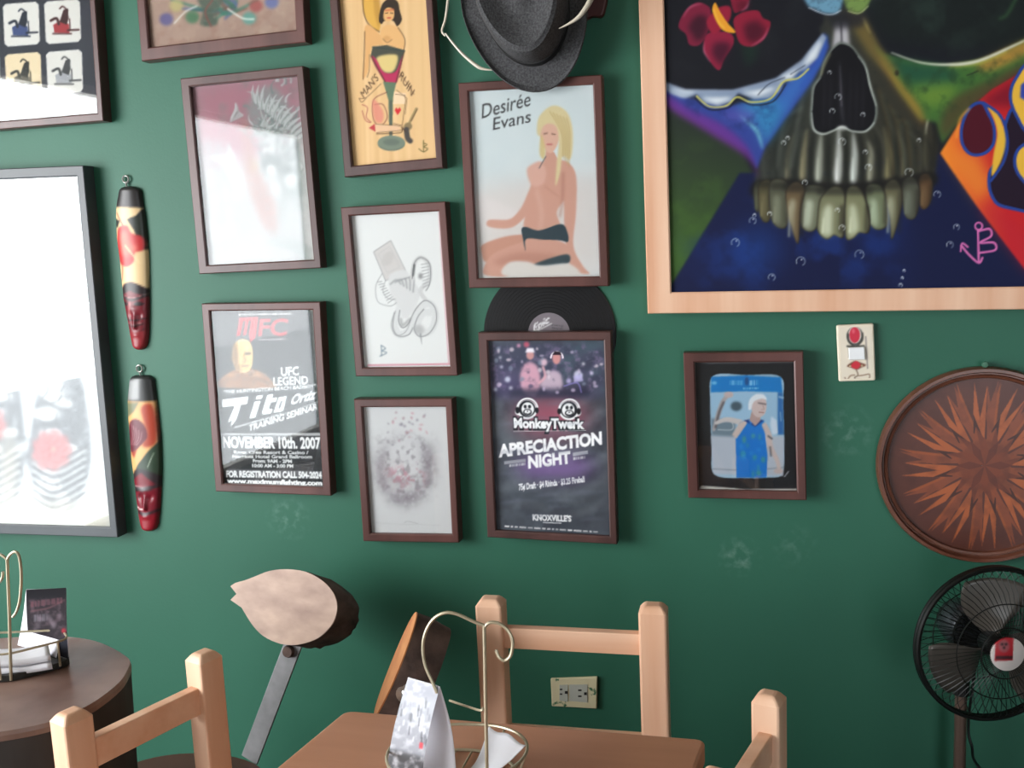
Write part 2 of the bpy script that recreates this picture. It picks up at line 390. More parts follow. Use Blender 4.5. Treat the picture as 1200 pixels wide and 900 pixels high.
def inset(Q, w):
    """move the four edges of a wall-parallel quad inward by w (one number or left, top, right, bottom)"""
    if not hasattr(w, '__len__'): w = (w,)*4
    Q = [np.array(p) for p in Q]; c = sum(Q)/4; lines = []
    for (i, j), ww in zip(((3, 0), (0, 1), (1, 2), (2, 3)), w):
        d = Q[j]-Q[i]; d /= np.linalg.norm(d); n = np.array([-d[2], 0, d[0]])
        if n@(c-Q[i]) < 0: n = -n
        lines.append((Q[i]+n*ww, d))
    out = []
    for a, b in ((0, 1), (1, 2), (2, 3), (3, 0)):
        (p, d), (q, e) = lines[a], lines[b]
        t = np.linalg.solve(np.array([[d[0], -e[0]], [d[2], -e[2]]]), np.array([q[0]-p[0], q[2]-p[2]]))
        out.append(p+d*t[0])
    return out
def shift(Q, y): return [np.array([p[0], y, p[2]]) for p in Q]
def framed(name, label, cat, q, w, moulding, paint, depth=0.034, back=0.002, step=1.0, glass=True, recess=0.012,
           art='print', amat=None, group=None, parts=None, warp=None):
    yf = -(back+depth); Q = quad_at(q, yf); base = (Q[2]+Q[3])/2; base = np.array([base[0], -back, base[2]])
    root = thing(name, base, label, cat, group)
    I = inset(Q, w); lip = inset(Q, [x*0.72 for x in (w if hasattr(w, '__len__') else (w,)*4)])
    # mitred moulding: outer back, outer front, inner front, inner recessed
    prof = [shift(Q, -back), shift(Q, yf+0.002), shift(inset(Q, 0.002), yf), shift(inset(I, -0.003), yf), shift(I, yf+0.002), shift(I, yf+recess+0.004), shift(lip, -back)]
    mb = MB(); rings = [[r[i] for r in prof] for i in range(4)]
    mb.loft(rings+[rings[0]], False)
    n = len(prof); mb.f += [tuple(k*n+j for j in (0, n-1)) + ((k+1)*n+n-1, (k+1)*n) for k in range(4)]
    mb.build(parts or 'moulding', moulding, root)
    A = shift(inset(I, -0.002), yf+recess); px = proj(np.array(A))
    nu = max(int(np.linalg.norm(px[1]-px[0])/step), 8); nv = max(int(np.linalg.norm(px[3]-px[0])/step), 8)
    u, v = uv(nu, nv); P = lerp_quad(A, u, v); col = paint.sample(proj(P))
    if warp is not None: P = P+np.stack([0*u, warp(u, v), 0*u], -1)
    grid_mesh(art, P, col, amat or PRINT, root, thick=(0, recess*0.6, 0))
    if glass:
        G = shift(inset(I, -0.001), yf+recess*0.45)
        MB().prism(G, (0, 0.0015, 0)).build('glass_pane', glass_mat(), root)
    return root

# --- black poster with the fighting seminar, left column
p = Paint(225, 345, 400, 592, (30, 31, 34), 1.25).crop(220, 340, 3.6)
p.poly([(95, 85), (560, 85), (575, 420), (110, 420)], (50, 50, 54), 0.8, 30)
p.noise(60, 0.3, (74, 72, 76), seed=5)
p.marks((215, 108), (440, 104), 9, (225, 220, 218), 22)
RD = (178, 34, 44)
for q in ([(218, 116), (238, 116), (222, 192), (204, 196)], [(245, 116), (260, 116), (247, 190), (232, 192)], [(268, 116), (298, 115), (287, 200), (264, 222), (257, 186)], [(216, 116), (298, 112), (296, 128), (214, 132)]): p.poly(q, RD, 1, 1)
p.text('FC', (296, 192), (418, 190), 70, RD, 0.03, 0.16, 1)
p.marks((300, 213), (420, 210), 7, (215, 205, 205), 14)
p.poly([(126, 410), (134, 378), (172, 348), (205, 334), (270, 332), (320, 348), (350, 378), (360, 412)], (150, 104, 70), 1, 3, True, 0.35)
p.poly([(196, 320), (188, 262), (198, 224), (232, 205), (264, 222), (275, 262), (272, 318), (252, 346), (218, 346)], (206, 172, 112), 1, 2, True)
p.poly([(188, 250), (200, 224), (212, 260), (214, 310), (226, 345), (200, 326)], (112, 76, 46), 0.75, 5, True); p.poly([(238, 262), (266, 260), (266, 272), (242, 275)], (84, 58, 38), 0.75, 2)
p.line([(236, 278), (242, 298), (230, 303)], 4, (104, 70, 42), 0.8, 2); p.line([(226, 318), (254, 318)], 5, (110, 66, 50), 0.85, 2); p.ell((250, 240), 12, 18, (230, 206, 150), 0.6, 6); p.line([(190, 272), (184, 288), (192, 304)], 6, (150, 110, 70), 0.9, 2)
p.line([(140, 404), (176, 372), (215, 376)], 8, (96, 60, 38), 0.7, 4); p.line([(340, 394), (295, 374), (255, 380)], 8, (96, 60, 38), 0.7, 4); p.line([(232, 352), (236, 408)], 5, (100, 64, 42), 0.7, 3); p.ell((290, 356), 20, 10, (186, 140, 96), 0.7, 5); p.ell((180, 362), 16, 9, (186, 140, 96), 0.7, 5)
p.text('UFC', (394, 362), (470, 358), 36, (240, 240, 240), 0.035); p.text('LEGEND', (362, 402), (508, 396), 34, (240, 240, 240), 0.03)
p.text('"THE HUNTINGTON BEACH BADBOY"', (150, 438), (540, 412), 15, (232, 232, 232), 0.04, 0.1)
WHT = (244, 244, 244)
p.poly([(146, 462), (256, 448), (250, 480), (224, 484), (206, 545), (180, 578), (188, 548), (168, 560), (198, 488), (146, 494)], WHT, 1, 1)
p.poly([(282, 470), (308, 466), (286, 536), (260, 542)], WHT); p.poly([(290, 446), (318, 442), (312, 458), (286, 462)], WHT)
p.poly([(336, 442), (362, 438), (356, 456), (378, 452), (372, 470), (350, 474), (342, 502), (358, 500), (352, 520), (316, 526), (314, 512)], WHT)
p.poly([(384, 452), (418, 446), (404, 506), (396, 512), (362, 518), (364, 508)], WHT); p.poly([(392, 468), (402, 466), (390, 498), (380, 500)], (60, 60, 64), 0.9, 1)
p.text('Ortiz', (430, 484), (536, 458), 42, (216, 216, 218), 0.05, 0.4)
p.line([(195, 580), (400, 522), (548, 470)], 3, (215, 215, 215), smooth=False)
p.marks((200, 582), (400, 524), 8, (206, 206, 206), 26)
p.text('TRAINING SEMINAR', (256, 596), (548, 502), 26, (242, 242, 242), 0.035, 0.12)
p.poly([(140, 606), (565, 612), (570, 672), (146, 668)], (62, 62, 66)); p.poly([(140, 604), (565, 602), (565, 614), (140, 612)], (170, 170, 170))
p.text('NOVEMBER 10th. 2007', (150, 664), (562, 668), 46, (246, 246, 246), 0.04)
p.text('River Cree Resort & Casino /', (195, 690), (510, 692), 14, (222, 222, 222), 0.04); p.text('Marriott Hotel Grand Ballroom', (188, 708), (525, 710), 14, (222, 222, 222), 0.04)
p.text('From: 9AM - 2PM', (275, 727), (440, 729), 14, (226, 226, 226), 0.05); p.text('10:00 AM - 3:00 PM', (272, 747), (446, 749), 14, (226, 226, 226), 0.05)
p.poly([(152, 754), (570, 764), (572, 797), (156, 790)], (80, 80, 84)); p.text('FOR REGISTRATION CALL 504-2024', (162, 788), (566, 793), 26, (244, 244, 244), 0.05)
p.text('www.maximumfighting.com', (165, 814), (568, 824), 20, (244, 244, 244), 0.06)
TITO = framed('framed_poster', 'brown framed black poster for a training seminar, bare-chested man above November date', 'framed poster',
       [(235.8, 355.8), (375, 353.9), (388, 581.1), (252.5, 576)], (0.021, 0.019, 0.021, 0.021), RUSTWOOD, p, step=0.75)

# --- pale dragon print, tilted
p = Paint(205, 70, 382, 328, (222, 219, 219)).crop(200, 60, 3.215)
p.poly([(60, 110), (500, 60), (520, 330), (420, 380), (260, 400), (100, 470), (70, 250)], (206, 134, 150), 0.95, 34); p.noise(44, 0.35, (150, 150, 146), [(60, 110), (500, 60), (510, 260), (110, 300)], 7, blur=20)
p.poly([(268, 250), (300, 300), (320, 420), (360, 500), (400, 600), (392, 690), (340, 640), (300, 540), (276, 430)], (206, 142, 130), 0.75, 12, True, 0.4)
p.poly([(290, 240), (310, 170), (360, 130), (420, 160), (470, 250), (500, 340), (510, 520), (440, 560), (400, 470), (350, 420), (330, 330)], (168, 176, 174), 0.85, 12, True, 0.3)
p.poly([(100, 360), (170, 335), (215, 360), (250, 470), (290, 560), (300, 700), (140, 760), (110, 560)], (206, 208, 208), 0.7, 16, True, 0.5)
rr = np.random.default_rng(4)
def plume(cx, cy, a, l, bend, w, c, al=0.9):
    t = np.linspace(0, 1, 5); an = a+bend*t
    pts = np.stack([cx+np.cumsum(np.cos(an))*l/5, cy+np.cumsum(np.sin(an))*l/5], 1); p.line(np.vstack([[cx, cy], pts]), [w, w*0.8, 1.5], c, al, 1)
for i in range(110):
    cx, cy = 395+rr.normal()*48, 300+rr.normal()*85
    c = ((236, 238, 236), (150, 160, 158), (214, 218, 214))[rr.integers(0, 3)]
    plume(cx, cy, -1.3+rr.normal()*0.7, 26+rr.random()*44, rr.normal()*1.4, 9, c, 0.8)
for k in range(13): plume(318+k*14, 190+k*11, -2.0+k*0.11, 66+12*(k % 3), 0.6, 15, (232, 234, 232)); plume(316+k*14, 200+k*11, -2.0+k*0.11, 56, 0.6, 4, (140, 150, 148), 0.7)
for k in range(8): plume(268-k*6, 240+k*3, -2.5+k*0.16, 56, 0.8, 10, (232, 226, 226)); plume(272-k*6, 244+k*3, -2.5+k*0.16, 46, 0.8, 3, (160, 150, 152), 0.6)
for (x, y, r_) in ((330, 330, 26), (365, 375, 30), (430, 330, 34), (300, 300, 20), (470, 430, 30)): p.ring((x, y), r_, 5, (150, 160, 158), 0.7, 20, 250); p.ring((x+4, y+4), r_*0.6, 5, (236, 236, 234), 0.9, 200, 420)
p.poly([(340, 410), (372, 388), (410, 404), (450, 440), (430, 470), (396, 446), (372, 470), (350, 450)], (128, 138, 136), 0.8, 5, True); p.ell((378, 448), 20, 20, (240, 238, 236), 1, 3); p.ell((455, 490), 26, 28, (240, 240, 238), 1, 4); p.ell((396, 520), 13, 24, (238, 236, 232), 1, 3, 0.4)
for k in range(6): p.line([(218-k*3, 350+k*14), (240-k*4, 420+k*12), (275-k*2, 500+k*10)], 9, (234, 230, 230), 0.9, 2); p.line([(212-k*3, 356+k*14), (234-k*4, 426+k*12), (269-k*2, 504+k*10)], 3, (170, 166, 168), 0.7, 2)
for k in range(16): p.ell((130+rr.random()*120, 380+rr.random()*330), 16+rr.random()*18, 10+rr.random()*10, (232, 232, 232), 0.8, 4, rr.random()*3); p.ring((130+rr.random()*120, 380+rr.random()*330), 16, 3, (182, 184, 184), 0.6, 180, 330)
p.ell((312, 430), 16, 30, (214, 170, 120), 0.5, 9)
for k in range(8): p.line([(360+k*12, 720+k*3), (430+k*10, 700+k*10), (530, 740+k*8)], 5, (180, 188, 184), 0.8, 2); p.line([(400, 640-k*12), (460, 600-k*14), (520, 590-k*10)], 6, (196, 202, 198), 0.7, 3)
p.noise(24, 0.45, (178, 186, 182), [(360, 480), (530, 480), (540, 790), (380, 790)], 9, blur=24)
p.a *= 0.74
framed('framed_print', 'greyish framed print of a white maned dragon on pale pink, hung tilted', 'framed print',
       [(210.9, 92), (354.9, 77.1), (376.4, 314.1), (233.3, 321.3)], (0.024, 0.021, 0.018, 0.021), DARKWOOD, p)

# --- serpent pencil drawing
p = Paint(392, 228, 545, 448, (226, 225, 224)).crop(390, 220, 3.912)
G1, G2 = (150, 150, 152), (182, 180, 182)
p.poly([(185, 292), (264, 240), (330, 375), (322, 388), (240, 425)], (206, 200, 198), 1, 2); p.line([(185, 292), (264, 240), (332, 378), (240, 425)], 3, G1, 0.9, 1, False, True)
p.line([(206, 302), (258, 268), (306, 360), (248, 388)], 2, G2, 0.9, 1, False, True); p.ell((252, 325), 24, 36, (190, 184, 182), 0.6, 4, 0.5)
p.poly([(262, 400), (330, 378), (362, 420), (400, 480), (372, 560), (330, 600), (300, 560), (262, 470)], (214, 212, 212), 1, 2, True)
for k in range(5): p.line([(262+k*22, 440-k*8), (290+k*20, 420-k*2), (310+k*14, 440+k*9)], 7, G1, 0.8, 2)
p.line([(224, 392), (195, 450), (205, 520), (260, 540), (290, 525)], 3, G1, 0.9, 1); p.line([(240, 420), (228, 470), (250, 505), (285, 510)], 3, G1, 0.8, 1)
for k in range(9): p.line([(203+k*6, 430+k*12), (222+k*7, 428+k*10)], 4, G1, 0.8, 1)
p.line([(362, 415), (372, 345), (402, 318), (438, 350), (440, 420), (400, 470), (430, 520)], 20, (205, 203, 203), 1, 1)
p.line([(362, 415), (372, 345), (402, 318), (442, 348), (444, 430), (425, 470)], 4, (110, 110, 112), 0.9, 1); p.line([(372, 352), (366, 400)], 9, (70, 72, 74), 0.8, 2)
for k in range(8): p.line([(405+k, 350+k*15), (438, 345+k*14)], 4, G1, 0.8, 1)
p.ell((402, 405), 10, 14, (110, 108, 110), 0.7, 4)
C = [(300, 560), (280, 620), (300, 670), (345, 655), (370, 600), (400, 545), (445, 530), (470, 580), (450, 650), (400, 665), (385, 625), (410, 575), (440, 570)]
p.line(C, 34, (214, 213, 213), 1, 1); p.line([(x-14, y+4) for x, y in C[:5]], 3, G1, 0.9, 1)
p.line([(305, 560), (300, 610), (318, 640), (345, 620), (375, 560), (420, 515), (465, 545), (472, 610), (440, 665), (395, 680), (372, 645), (388, 590), (415, 555)], 4, (120, 120, 122), 0.9, 1)
p.line([(280, 570), (274, 640), (300, 678), (345, 672), (365, 640)], 4, (130, 130, 132), 0.9, 1); p.line([(310, 600), (318, 630), (350, 600)], 12, (120, 118, 120), 0.5, 4)
p.ell((395, 650), 26, 22, (170, 168, 170), 0.7, 6); p.line([(400, 670), (406, 715)], [9, 2], G1, 0.9, 1)
p.line([(220, 720), (222, 768)], 4, (90, 110, 125), 0.8); p.line([(222, 722), (240, 735), (224, 745), (245, 755), (214, 770)], 4, (90, 110, 125), 0.8)
p.line([(485, 110), (530, 800)], 6, (208, 150, 160), 0.8, 1, False); p.line([(160, 812), (535, 806)], 7, (214, 130, 146), 0.9, 1, False)
framed('framed_drawing', 'brown framed pencil drawing of a hand gripped by a coiled serpent', 'framed drawing',
       [(399, 243), (521.9, 236.1), (536.5, 440.3), (416.8, 441.1)], (0.021, 0.021, 0.018, 0.021), RUSTWOOD, p)

# --- pale print with a smoky ink cloud (plain stand-in)
p = Paint(408, 460, 545, 645, (203, 202, 203)).crop(400, 450, 4.5)
for (c, rx, ry, k, al) in (((330, 450), 140, 190, (168, 162, 168), 0.5), ((225, 450), 34, 120, (92, 80, 88), 0.6), ((455, 430), 34, 130, (96, 84, 92), 0.6), ((340, 590), 90, 44, (96, 86, 94), 0.6)):
    p.ell(c, rx, ry, k, al, 26, grain=0.5)
p.ell((330, 430), 104, 150, (203, 202, 203), 0.75, 18)
p.noise(26, 0.55, (120, 112, 118), [(190, 280), (480, 280), (490, 560), (340, 650), (200, 560)], 21, 0.5, 0.7, 30)
p.noise(20, 0.5, (176, 92, 110), [(240, 440), (430, 440), (430, 540), (260, 540)], 25, 0.5, 0.68, 20)
p.line([(250, 470), (300, 520), (360, 500), (410, 530)], [18, 30, 22, 8], (110, 100, 106), 0.45, 14)
rr = np.random.default_rng(8)
for k in range(26):
    x, y = 230+rr.random()*230, 140+rr.random()*160; p.ell((x, y), 4+rr.random()*8, 3+rr.random()*6, ((150, 110, 120), (120, 110, 124), (190, 120, 132))[k % 3], 0.55, 3, rr.random()*3)
p.line([(180, 728), (250, 735), (520, 742)], 2, (160, 158, 160), 0.6, 1); p.line([(330, 730), (350, 722), (400, 734)], 3, (140, 138, 140), 0.6, 1)
framed('framed_print', 'small brown framed pale print with a smoky grey ink cloud, lowest under the serpent drawing', 'framed print',
       [(414.4, 467.8), (529.6, 467.1), (537.8, 636.2), (425.6, 634.4)], (0.02, 0.02, 0.017, 0.02), RUSTWOOD, p)

# --- pin-up poster
p = Paint(532, 80, 720, 345, (206, 214, 216)).crop(500, 0, 2.571)
p.poly([(130, 560), (530, 520), (540, 850), (150, 850)], (214, 204, 200), 0.9, 30); p.noise(60, 0.2, (225, 228, 228), seed=14)
p.poly([(150, 590), (200, 600), (300, 660), (200, 690), (160, 680)], (222, 212, 210), 0.8, 8, True)
INK = (46, 46, 48)
p.text('Desirée', (166, 357), (312, 318), 44, INK, 0.0, 0.1); p.text('Evans', (200, 392), (313, 368), 38, INK, 0.0, 0.1)
SK, SKD, SKL = (204, 152, 134), (168, 112, 96), (226, 186, 170)
p.poly([(165, 760), (172, 735), (250, 710), (320, 712), (330, 750), (240, 770), (180, 790)], (196, 142, 122), 1, 2, True)     # far leg
p.poly([(175, 800), (200, 765), (270, 735), (340, 715), (420, 735), (418, 775), (350, 800), (260, 800), (245, 832), (175, 828)], SK, 1, 2, True)
p.poly([(200, 790), (280, 760), (400, 772), (350, 796), (250, 800)], SKD, 0.5, 8, True)
p.poly([(350, 488), (395, 480), (430, 495), (445, 540), (415, 600), (392, 640), (398, 690), (300, 695), (298, 640), (310, 570), (330, 520)], SK, 1, 2, True)   # trunk
p.poly([(318, 560), (302, 520), (310, 500), (345, 486), (360, 520), (350, 555)], (214, 166, 150), 1, 3, True)
p.poly([(395, 500), (425, 490), (450, 530), (450, 640), (442, 740), (470, 800), (490, 825), (440, 815), (424, 770), (415, 680), (412, 600)], SK, 1, 2, True)   # near arm
p.poly([(310, 575), (285, 625), (250, 660), (190, 662), (182, 680), (215, 688), (260, 684), (300, 650), (322, 610)], SK, 1, 2, True)       # far arm
p.line([(410, 520), (408, 600), (400, 650)], 8, SKD, 0.6, 4); p.line([(330, 570), (345, 640), (340, 690)], 8, SKL, 0.5, 6); p.line([(355, 560), (395, 590)], 4, SKD, 0.4, 3)
p.poly([(286, 690), (300, 684), (340, 694), (405, 675), (424, 700), (426, 728), (400, 724), (350, 722), (300, 720), (298, 755), (290, 720)], (34, 54, 64), 1, 1, True)
p.poly([(320, 798), (420, 766), (428, 792), (380, 802)], (44, 62, 70), 1, 2, True)
p.poly([(240, 832), (246, 792), (300, 788), (345, 800), (430, 795), (450, 835)], (214, 206, 200), 1, 3, True)
p.poly([(360, 440), (385, 460), (400, 490), (350, 500), (358, 470)], SK, 1, 1)
p.poly([(340, 400), (350, 370), (385, 365), (400, 400), (392, 440), (372, 462), (352, 440)], (216, 170, 150), 1, 1, True)       # face
p.poly([(332, 395), (340, 350), (380, 318), (420, 335), (438, 380), (440, 440), (432, 480), (410, 470), (402, 520), (388, 560), (392, 490), (398, 430), (392, 385), (370, 372), (350, 382), (340, 410)], (214, 196, 150), 1, 2, True)
p.poly([(345, 405), (340, 460), (352, 480), (358, 450)], (208, 184, 126), 0.9, 2, True)
for k in range(6): p.line([(370+k*10, 335+k*4), (405+k*5, 400), (408+k*4, 470+k*6)], 3, (180, 150, 96), 0.6, 1)
p.line([(352, 402), (362, 400)], 3, (90, 60, 50), 0.8, 1); p.line([(376, 402), (386, 404)], 3, (90, 60, 50), 0.8, 1); p.line([(362, 434), (376, 434)], 4, (180, 80, 84), 0.8, 1)
p.line([(358, 470), (345, 492), (338, 505)], 3, (60, 60, 66), 0.7, 1)
framed('framed_poster', 'large brown framed pin-up poster of a blonde woman sitting, hung below the black hat', 'framed poster',
       [(537, 97.2), (705, 87.5), (713.1, 335.3), (549.8, 337.6)], (0.022, 0.019, 0.02, 0.022), RUSTWOOD, p, back=0.007, depth=0.034)

# --- purple party poster
p = Paint(554, 380, 730, 645, (72, 78, 86), 1.25).crop(540, 320, 2.7286)
p.noise(90, 0.6, (52, 56, 66), seed=31); p.noise(70, 0.4, (112, 122, 130), seed=37)
p.poly([(85, 225), (460, 222), (465, 400), (100, 405)], (64, 68, 88), 0.9, 10); p.noise(60, 0.7, (70, 96, 104), [(260, 222), (460, 222), (465, 380), (300, 380)], 43, 0.4, 0.7, 20); p.noise(22, 0.7, (116, 104, 134), [(90, 230), (460, 230), (462, 390), (100, 390)], 41, 0.5, 0.72, 10)
p.ell((290, 460), 120, 60, (170, 84, 104), 0.8, 34); p.ell((300, 620), 130, 34, (134, 98, 166), 0.8, 26); p.ell((150, 350), 60, 40, (92, 80, 120), 0.6, 24)
for (x, y, r_, c) in ((150, 340, 9, (200, 205, 225)), (130, 300, 5, (205, 205, 225)), (110, 372, 6, (190, 195, 215)), (200, 360, 5, (215, 205, 225)), (265, 285, 12, (225, 190, 205)), (375, 325, 14, (205, 205, 228)), (392, 290, 5, (225, 225, 235)), (418, 320, 6, (205, 195, 225)), (185, 232, 6, (215, 150, 180)), (210, 228, 9, (200, 90, 110)), (160, 368, 6, (220, 220, 235)), (345, 345, 8, (180, 170, 215)), (126, 270, 4, (200, 205, 215))): p.ell((x, y), r_, r_, c, 0.85, 3)
p.poly([(190, 330), (200, 295), (222, 285), (245, 300), (255, 350), (240, 390), (200, 380)], (206, 158, 176), 0.95, 4, True, 0.3); p.ell((222, 262), 12, 15, (190, 140, 140), 1, 2); p.poly([(206, 254), (212, 240), (232, 240), (236, 254)], (230, 225, 235), 1, 2)
p.poly([(255, 360), (270, 325), (300, 312), (322, 330), (322, 372), (290, 385)], (190, 170, 186), 0.95, 4, True, 0.3); p.ell((306, 272), 13, 19, (200, 140, 140), 1, 2); p.ring((306, 270), 19, 5, (235, 225, 235), 1, 180, 360); p.poly([(292, 262), (300, 250), (318, 252), (322, 262)], (40, 30, 40), 1, 1)
p.line([(250, 350), (268, 330), (262, 300)], 8, (215, 165, 175), 0.9, 2); p.poly([(150, 395), (160, 372), (400, 368), (440, 400)], (48, 50, 70), 0.9, 8)
for k in range(40):
    x, y = 100+rr.random()*350, 240+rr.random()*150; p.ell((x, y), 3+rr.random()*5, 3+rr.random()*6, ((196, 180, 206), (120, 130, 150), (220, 205, 214), (70, 70, 96))[k % 4], 0.7, 2)
p.poly([(360, 330), (386, 322), (392, 345), (362, 350)], (176, 170, 214), 0.8, 2); p.line([(330, 360), (372, 350), (384, 380)], 4, (130, 120, 190), 0.8, 1)
WH, BKK = (232, 234, 236), (34, 36, 42)
for cx, cy, s in ((212, 437, 1), (346, 440, -1)):
    p.ell((cx, cy), 32, 31, WH, 1, 1); p.ell((cx-27*s, cy+6), 12, 12, WH, 1, 1); p.ell((cx, cy-3), 27, 27, BKK, 1, 1); p.ell((cx+2*s, cy-2), 20, 22, WH, 1, 1)
    p.ell((cx-6, cy-10), 5, 6, BKK, 1, 1); p.ell((cx+8, cy-10), 5, 6, BKK, 1, 1); p.ell((cx+1, cy+8), 14, 11, BKK, 1, 1); p.ell((cx+1, cy+7), 10, 7, WH, 1, 1); p.ell((cx+1, cy+5), 2.5, 2, BKK); p.line([(cx-6, cy+10), (cx+2, cy+12), (cx+8, cy+9)], 1.6, BKK)
    p.ring((cx, cy-4), 33, 5, WH, 1, 190, 350); p.ell((cx-31*s, cy+2), 7, 11, BKK, 1, 1); p.ell((cx+31*s, cy+2), 6, 10, BKK, 1, 1)
p.text('MonkeyTwerk', (168, 496), (400, 500), 33, BKK, 0.14); p.text('MonkeyTwerk', (170, 494), (396, 497), 30, WH, 0.05)
p.line([(168, 505), (300, 503), (398, 502)], 2, WH, 0.7)
p.text('APRECIACTION', (121, 588), (452, 546), 38, (232, 233, 236), 0.05); p.text('NIGHT', (216, 623), (352, 607), 37, (232, 233, 236), 0.05)
p.poly([(138, 602), (207, 594), (208, 604), (139, 612)], (150, 152, 160), 0.8); p.marks((155, 620), (208, 614), 8, (176, 178, 184), 6)
p.poly([(358, 574), (406, 567), (407, 578), (359, 586)], (170, 172, 180), 0.9); p.marks((360, 598), (400, 593), 9, (200, 200, 206), 4)
p.text('75¢ Draft · $4 Rhinda · $3.25 Fireball', (186, 694), (396, 668), 19, (226, 228, 232), 0.04)
p.text("KNOXVILLE'S", (230, 790), (354, 794), 18, (226, 228, 230), 0.05); p.line([(230, 772), (300, 774), (354, 778)], 2, WH, 0.7, 0, False); p.poly([(262, 796), (322, 798), (322, 801), (262, 799)], WH, 0.8)
p.marks((140, 812), (446, 831), 5, (215, 216, 218), 14)
for k in range(26):  # wavy reflection streaks of the rippled film, painted into the print
    y = 400+rr.random()*420; x = 100+rr.random()*330; p.line([(x, y), (x+30, y-8+rr.random()*8), (x+60+rr.random()*60, y-4)], [2, 8, 2], (104, 110, 126), 0.4, 4)
PARTY = framed('framed_poster', 'dark framed purple party poster with two cartoon heads, in front of the record', 'framed poster',
       [(560.2, 389.6), (715.9, 388.5), (723.2, 638.1), (571.2, 629.7)], (0.022, 0.02, 0.017, 0.018), DARKWOOD, p, back=0.007, depth=0.034,
       glass=False, amat=GLOSSY, step=0.75, warp=lambda u, v: -0.0016*np.sin(v*55+2*np.sin(u*7)+u*4)*(0.4+0.6*u)*np.clip(8*np.minimum(np.minimum(u, 1-u), np.minimum(v, 1-v)), 0, 1))

# --- portrait in its black mat
p = Paint(795, 405, 955, 595, (22, 22, 26)).crop(790, 370, 3.9115)
p.poly([(100, 214), (165, 212), (560, 208), (560, 216), (330, 218), (160, 220)], (150, 150, 150), 0.6, 2); p.poly([(118, 785), (125, 778), (330, 795), (560, 792), (564, 802), (120, 800)], (205, 198, 190), 0.9, 1)
scr = [(178, 276), (330, 272), (488, 280), (500, 400), (504, 600), (496, 725), (430, 742), (330, 744), (185, 728), (172, 600), (166, 400)]
p.poly(scr, (158, 186, 206), 1, 1, True)
p.poly([(170, 280), (330, 274), (490, 282), (497, 352), (330, 346), (168, 352)], (16, 118, 190), 1, 2)
p.marks((254, 318), (318, 318), 22, (150, 200, 235), 4, 0.7, 3); p.marks((345, 320), (388, 318), 24, (165, 208, 238), 3, 0.8, 5); p.ell((333, 300), 9, 20, (36, 70, 120), 0.9, 3); p.marks((315, 338), (388, 336), 8, (170, 210, 235), 6, 0.8); p.ell((184, 308), 12, 8, (150, 205, 235), 0.7, 3)
p.poly([(166, 352), (470, 350), (474, 545), (170, 540)], (150, 184, 210), 0.9, 3); p.poly([(474, 352), (498, 352), (503, 545), (474, 545)], (28, 92, 158), 0.9, 3)
p.poly([(168, 550), (504, 555), (500, 735), (180, 725)], (176, 182, 194), 1, 3); p.line([(175, 700), (330, 706), (500, 694)], 4, (110, 116, 124), 0.8, 2)
p.poly([(170, 470), (280, 480), (280, 555), (172, 548)], (96, 110, 120), 0.8, 5)
p.ell((285, 415), 26, 22, (58, 74, 84), 0.9, 4); p.line([(200, 490), (235, 470), (265, 490), (262, 520), (200, 520)], 4, (190, 196, 200), 0.9, 1)
p.line([(180, 520), (200, 450), (222, 390), (250, 360)], [14, 20, 20, 14], (170, 160, 160), 1, 2); p.line([(188, 510), (205, 440), (225, 395)], 10, (80, 74, 78), 0.9, 3); p.ell((250, 362), 22, 14, (190, 170, 168), 1, 2)
p.line([(190, 490), (240, 474), (300, 486)], [14, 22, 26], (196, 186, 184), 1, 2)
p.poly([(282, 560), (300, 490), (345, 472), (372, 500), (412, 480), (418, 560), (428, 640), (424, 742), (286, 742)], (20, 112, 196), 1, 1.5)
p.poly([(300, 490), (345, 470), (330, 500), (285, 565), (265, 545)], (196, 176, 168), 1, 2); p.poly([(318, 480), (372, 510), (412, 480), (380, 470), (350, 500), (340, 476)], (24, 60, 124), 1, 1)
for k in range(16): p.ell((300+rr.random()*115, 540+rr.random()*190), 5+rr.random()*8, 8+rr.random()*10, ((60, 150, 150), (40, 140, 210), (90, 160, 120))[k % 3], 0.6, 4)
p.line([(412, 500), (432, 545), (440, 600), (470, 660), (480, 712)], [24, 26, 24, 20, 14], (196, 176, 170), 1, 2); p.line([(430, 550), (446, 562)], 8, (60, 70, 80), 0.8, 2); p.line([(438, 600), (442, 640)], 8, (60, 64, 74), 0.7, 2); p.ell((478, 712), 22, 12, (190, 170, 165), 1, 2)
p.poly([(355, 440), (392, 440), (396, 480), (372, 505), (345, 480)], (180, 150, 144), 1, 1); p.poly([(356, 400), (380, 368), (415, 378), (424, 410), (415, 450), (385, 466), (360, 445)], (202, 180, 176), 1, 1.5, True)
p.poly([(340, 425), (346, 385), (375, 360), (410, 362), (425, 385), (400, 380), (365, 395), (352, 430)], (222, 226, 232), 1, 1.5, True); p.line([(385, 398), (418, 404)], 6, (70, 60, 66), 0.8, 2); p.line([(388, 440), (408, 442)], 4, (130, 84, 84), 0.8, 1); p.line([(404, 408), (410, 426), (400, 428)], 3, (150, 120, 116), 0.7, 1)
p.poly([(445, 460), (470, 480), (475, 540), (450, 545), (440, 500)], (206, 216, 228), 0.9, 3); p.line([(505, 735), (522, 712)], 4, (225, 225, 230), 0.9, 1); p.line([(480, 370), (498, 375)], 8, (200, 215, 230), 0.7, 2); p.line([(485, 440), (488, 480)], 4, (220, 225, 230), 0.6, 1)
framed('framed_photograph', 'square brown framed photo of a capped man in blue shirt, inside a black surround', 'framed photo',
       [(800.7, 413.5), (941.3, 412.2), (945.4, 586.5), (806.6, 583.5)], (0.024, 0.022, 0.02, 0.019), RUSTWOOD, p, art='photo_print')

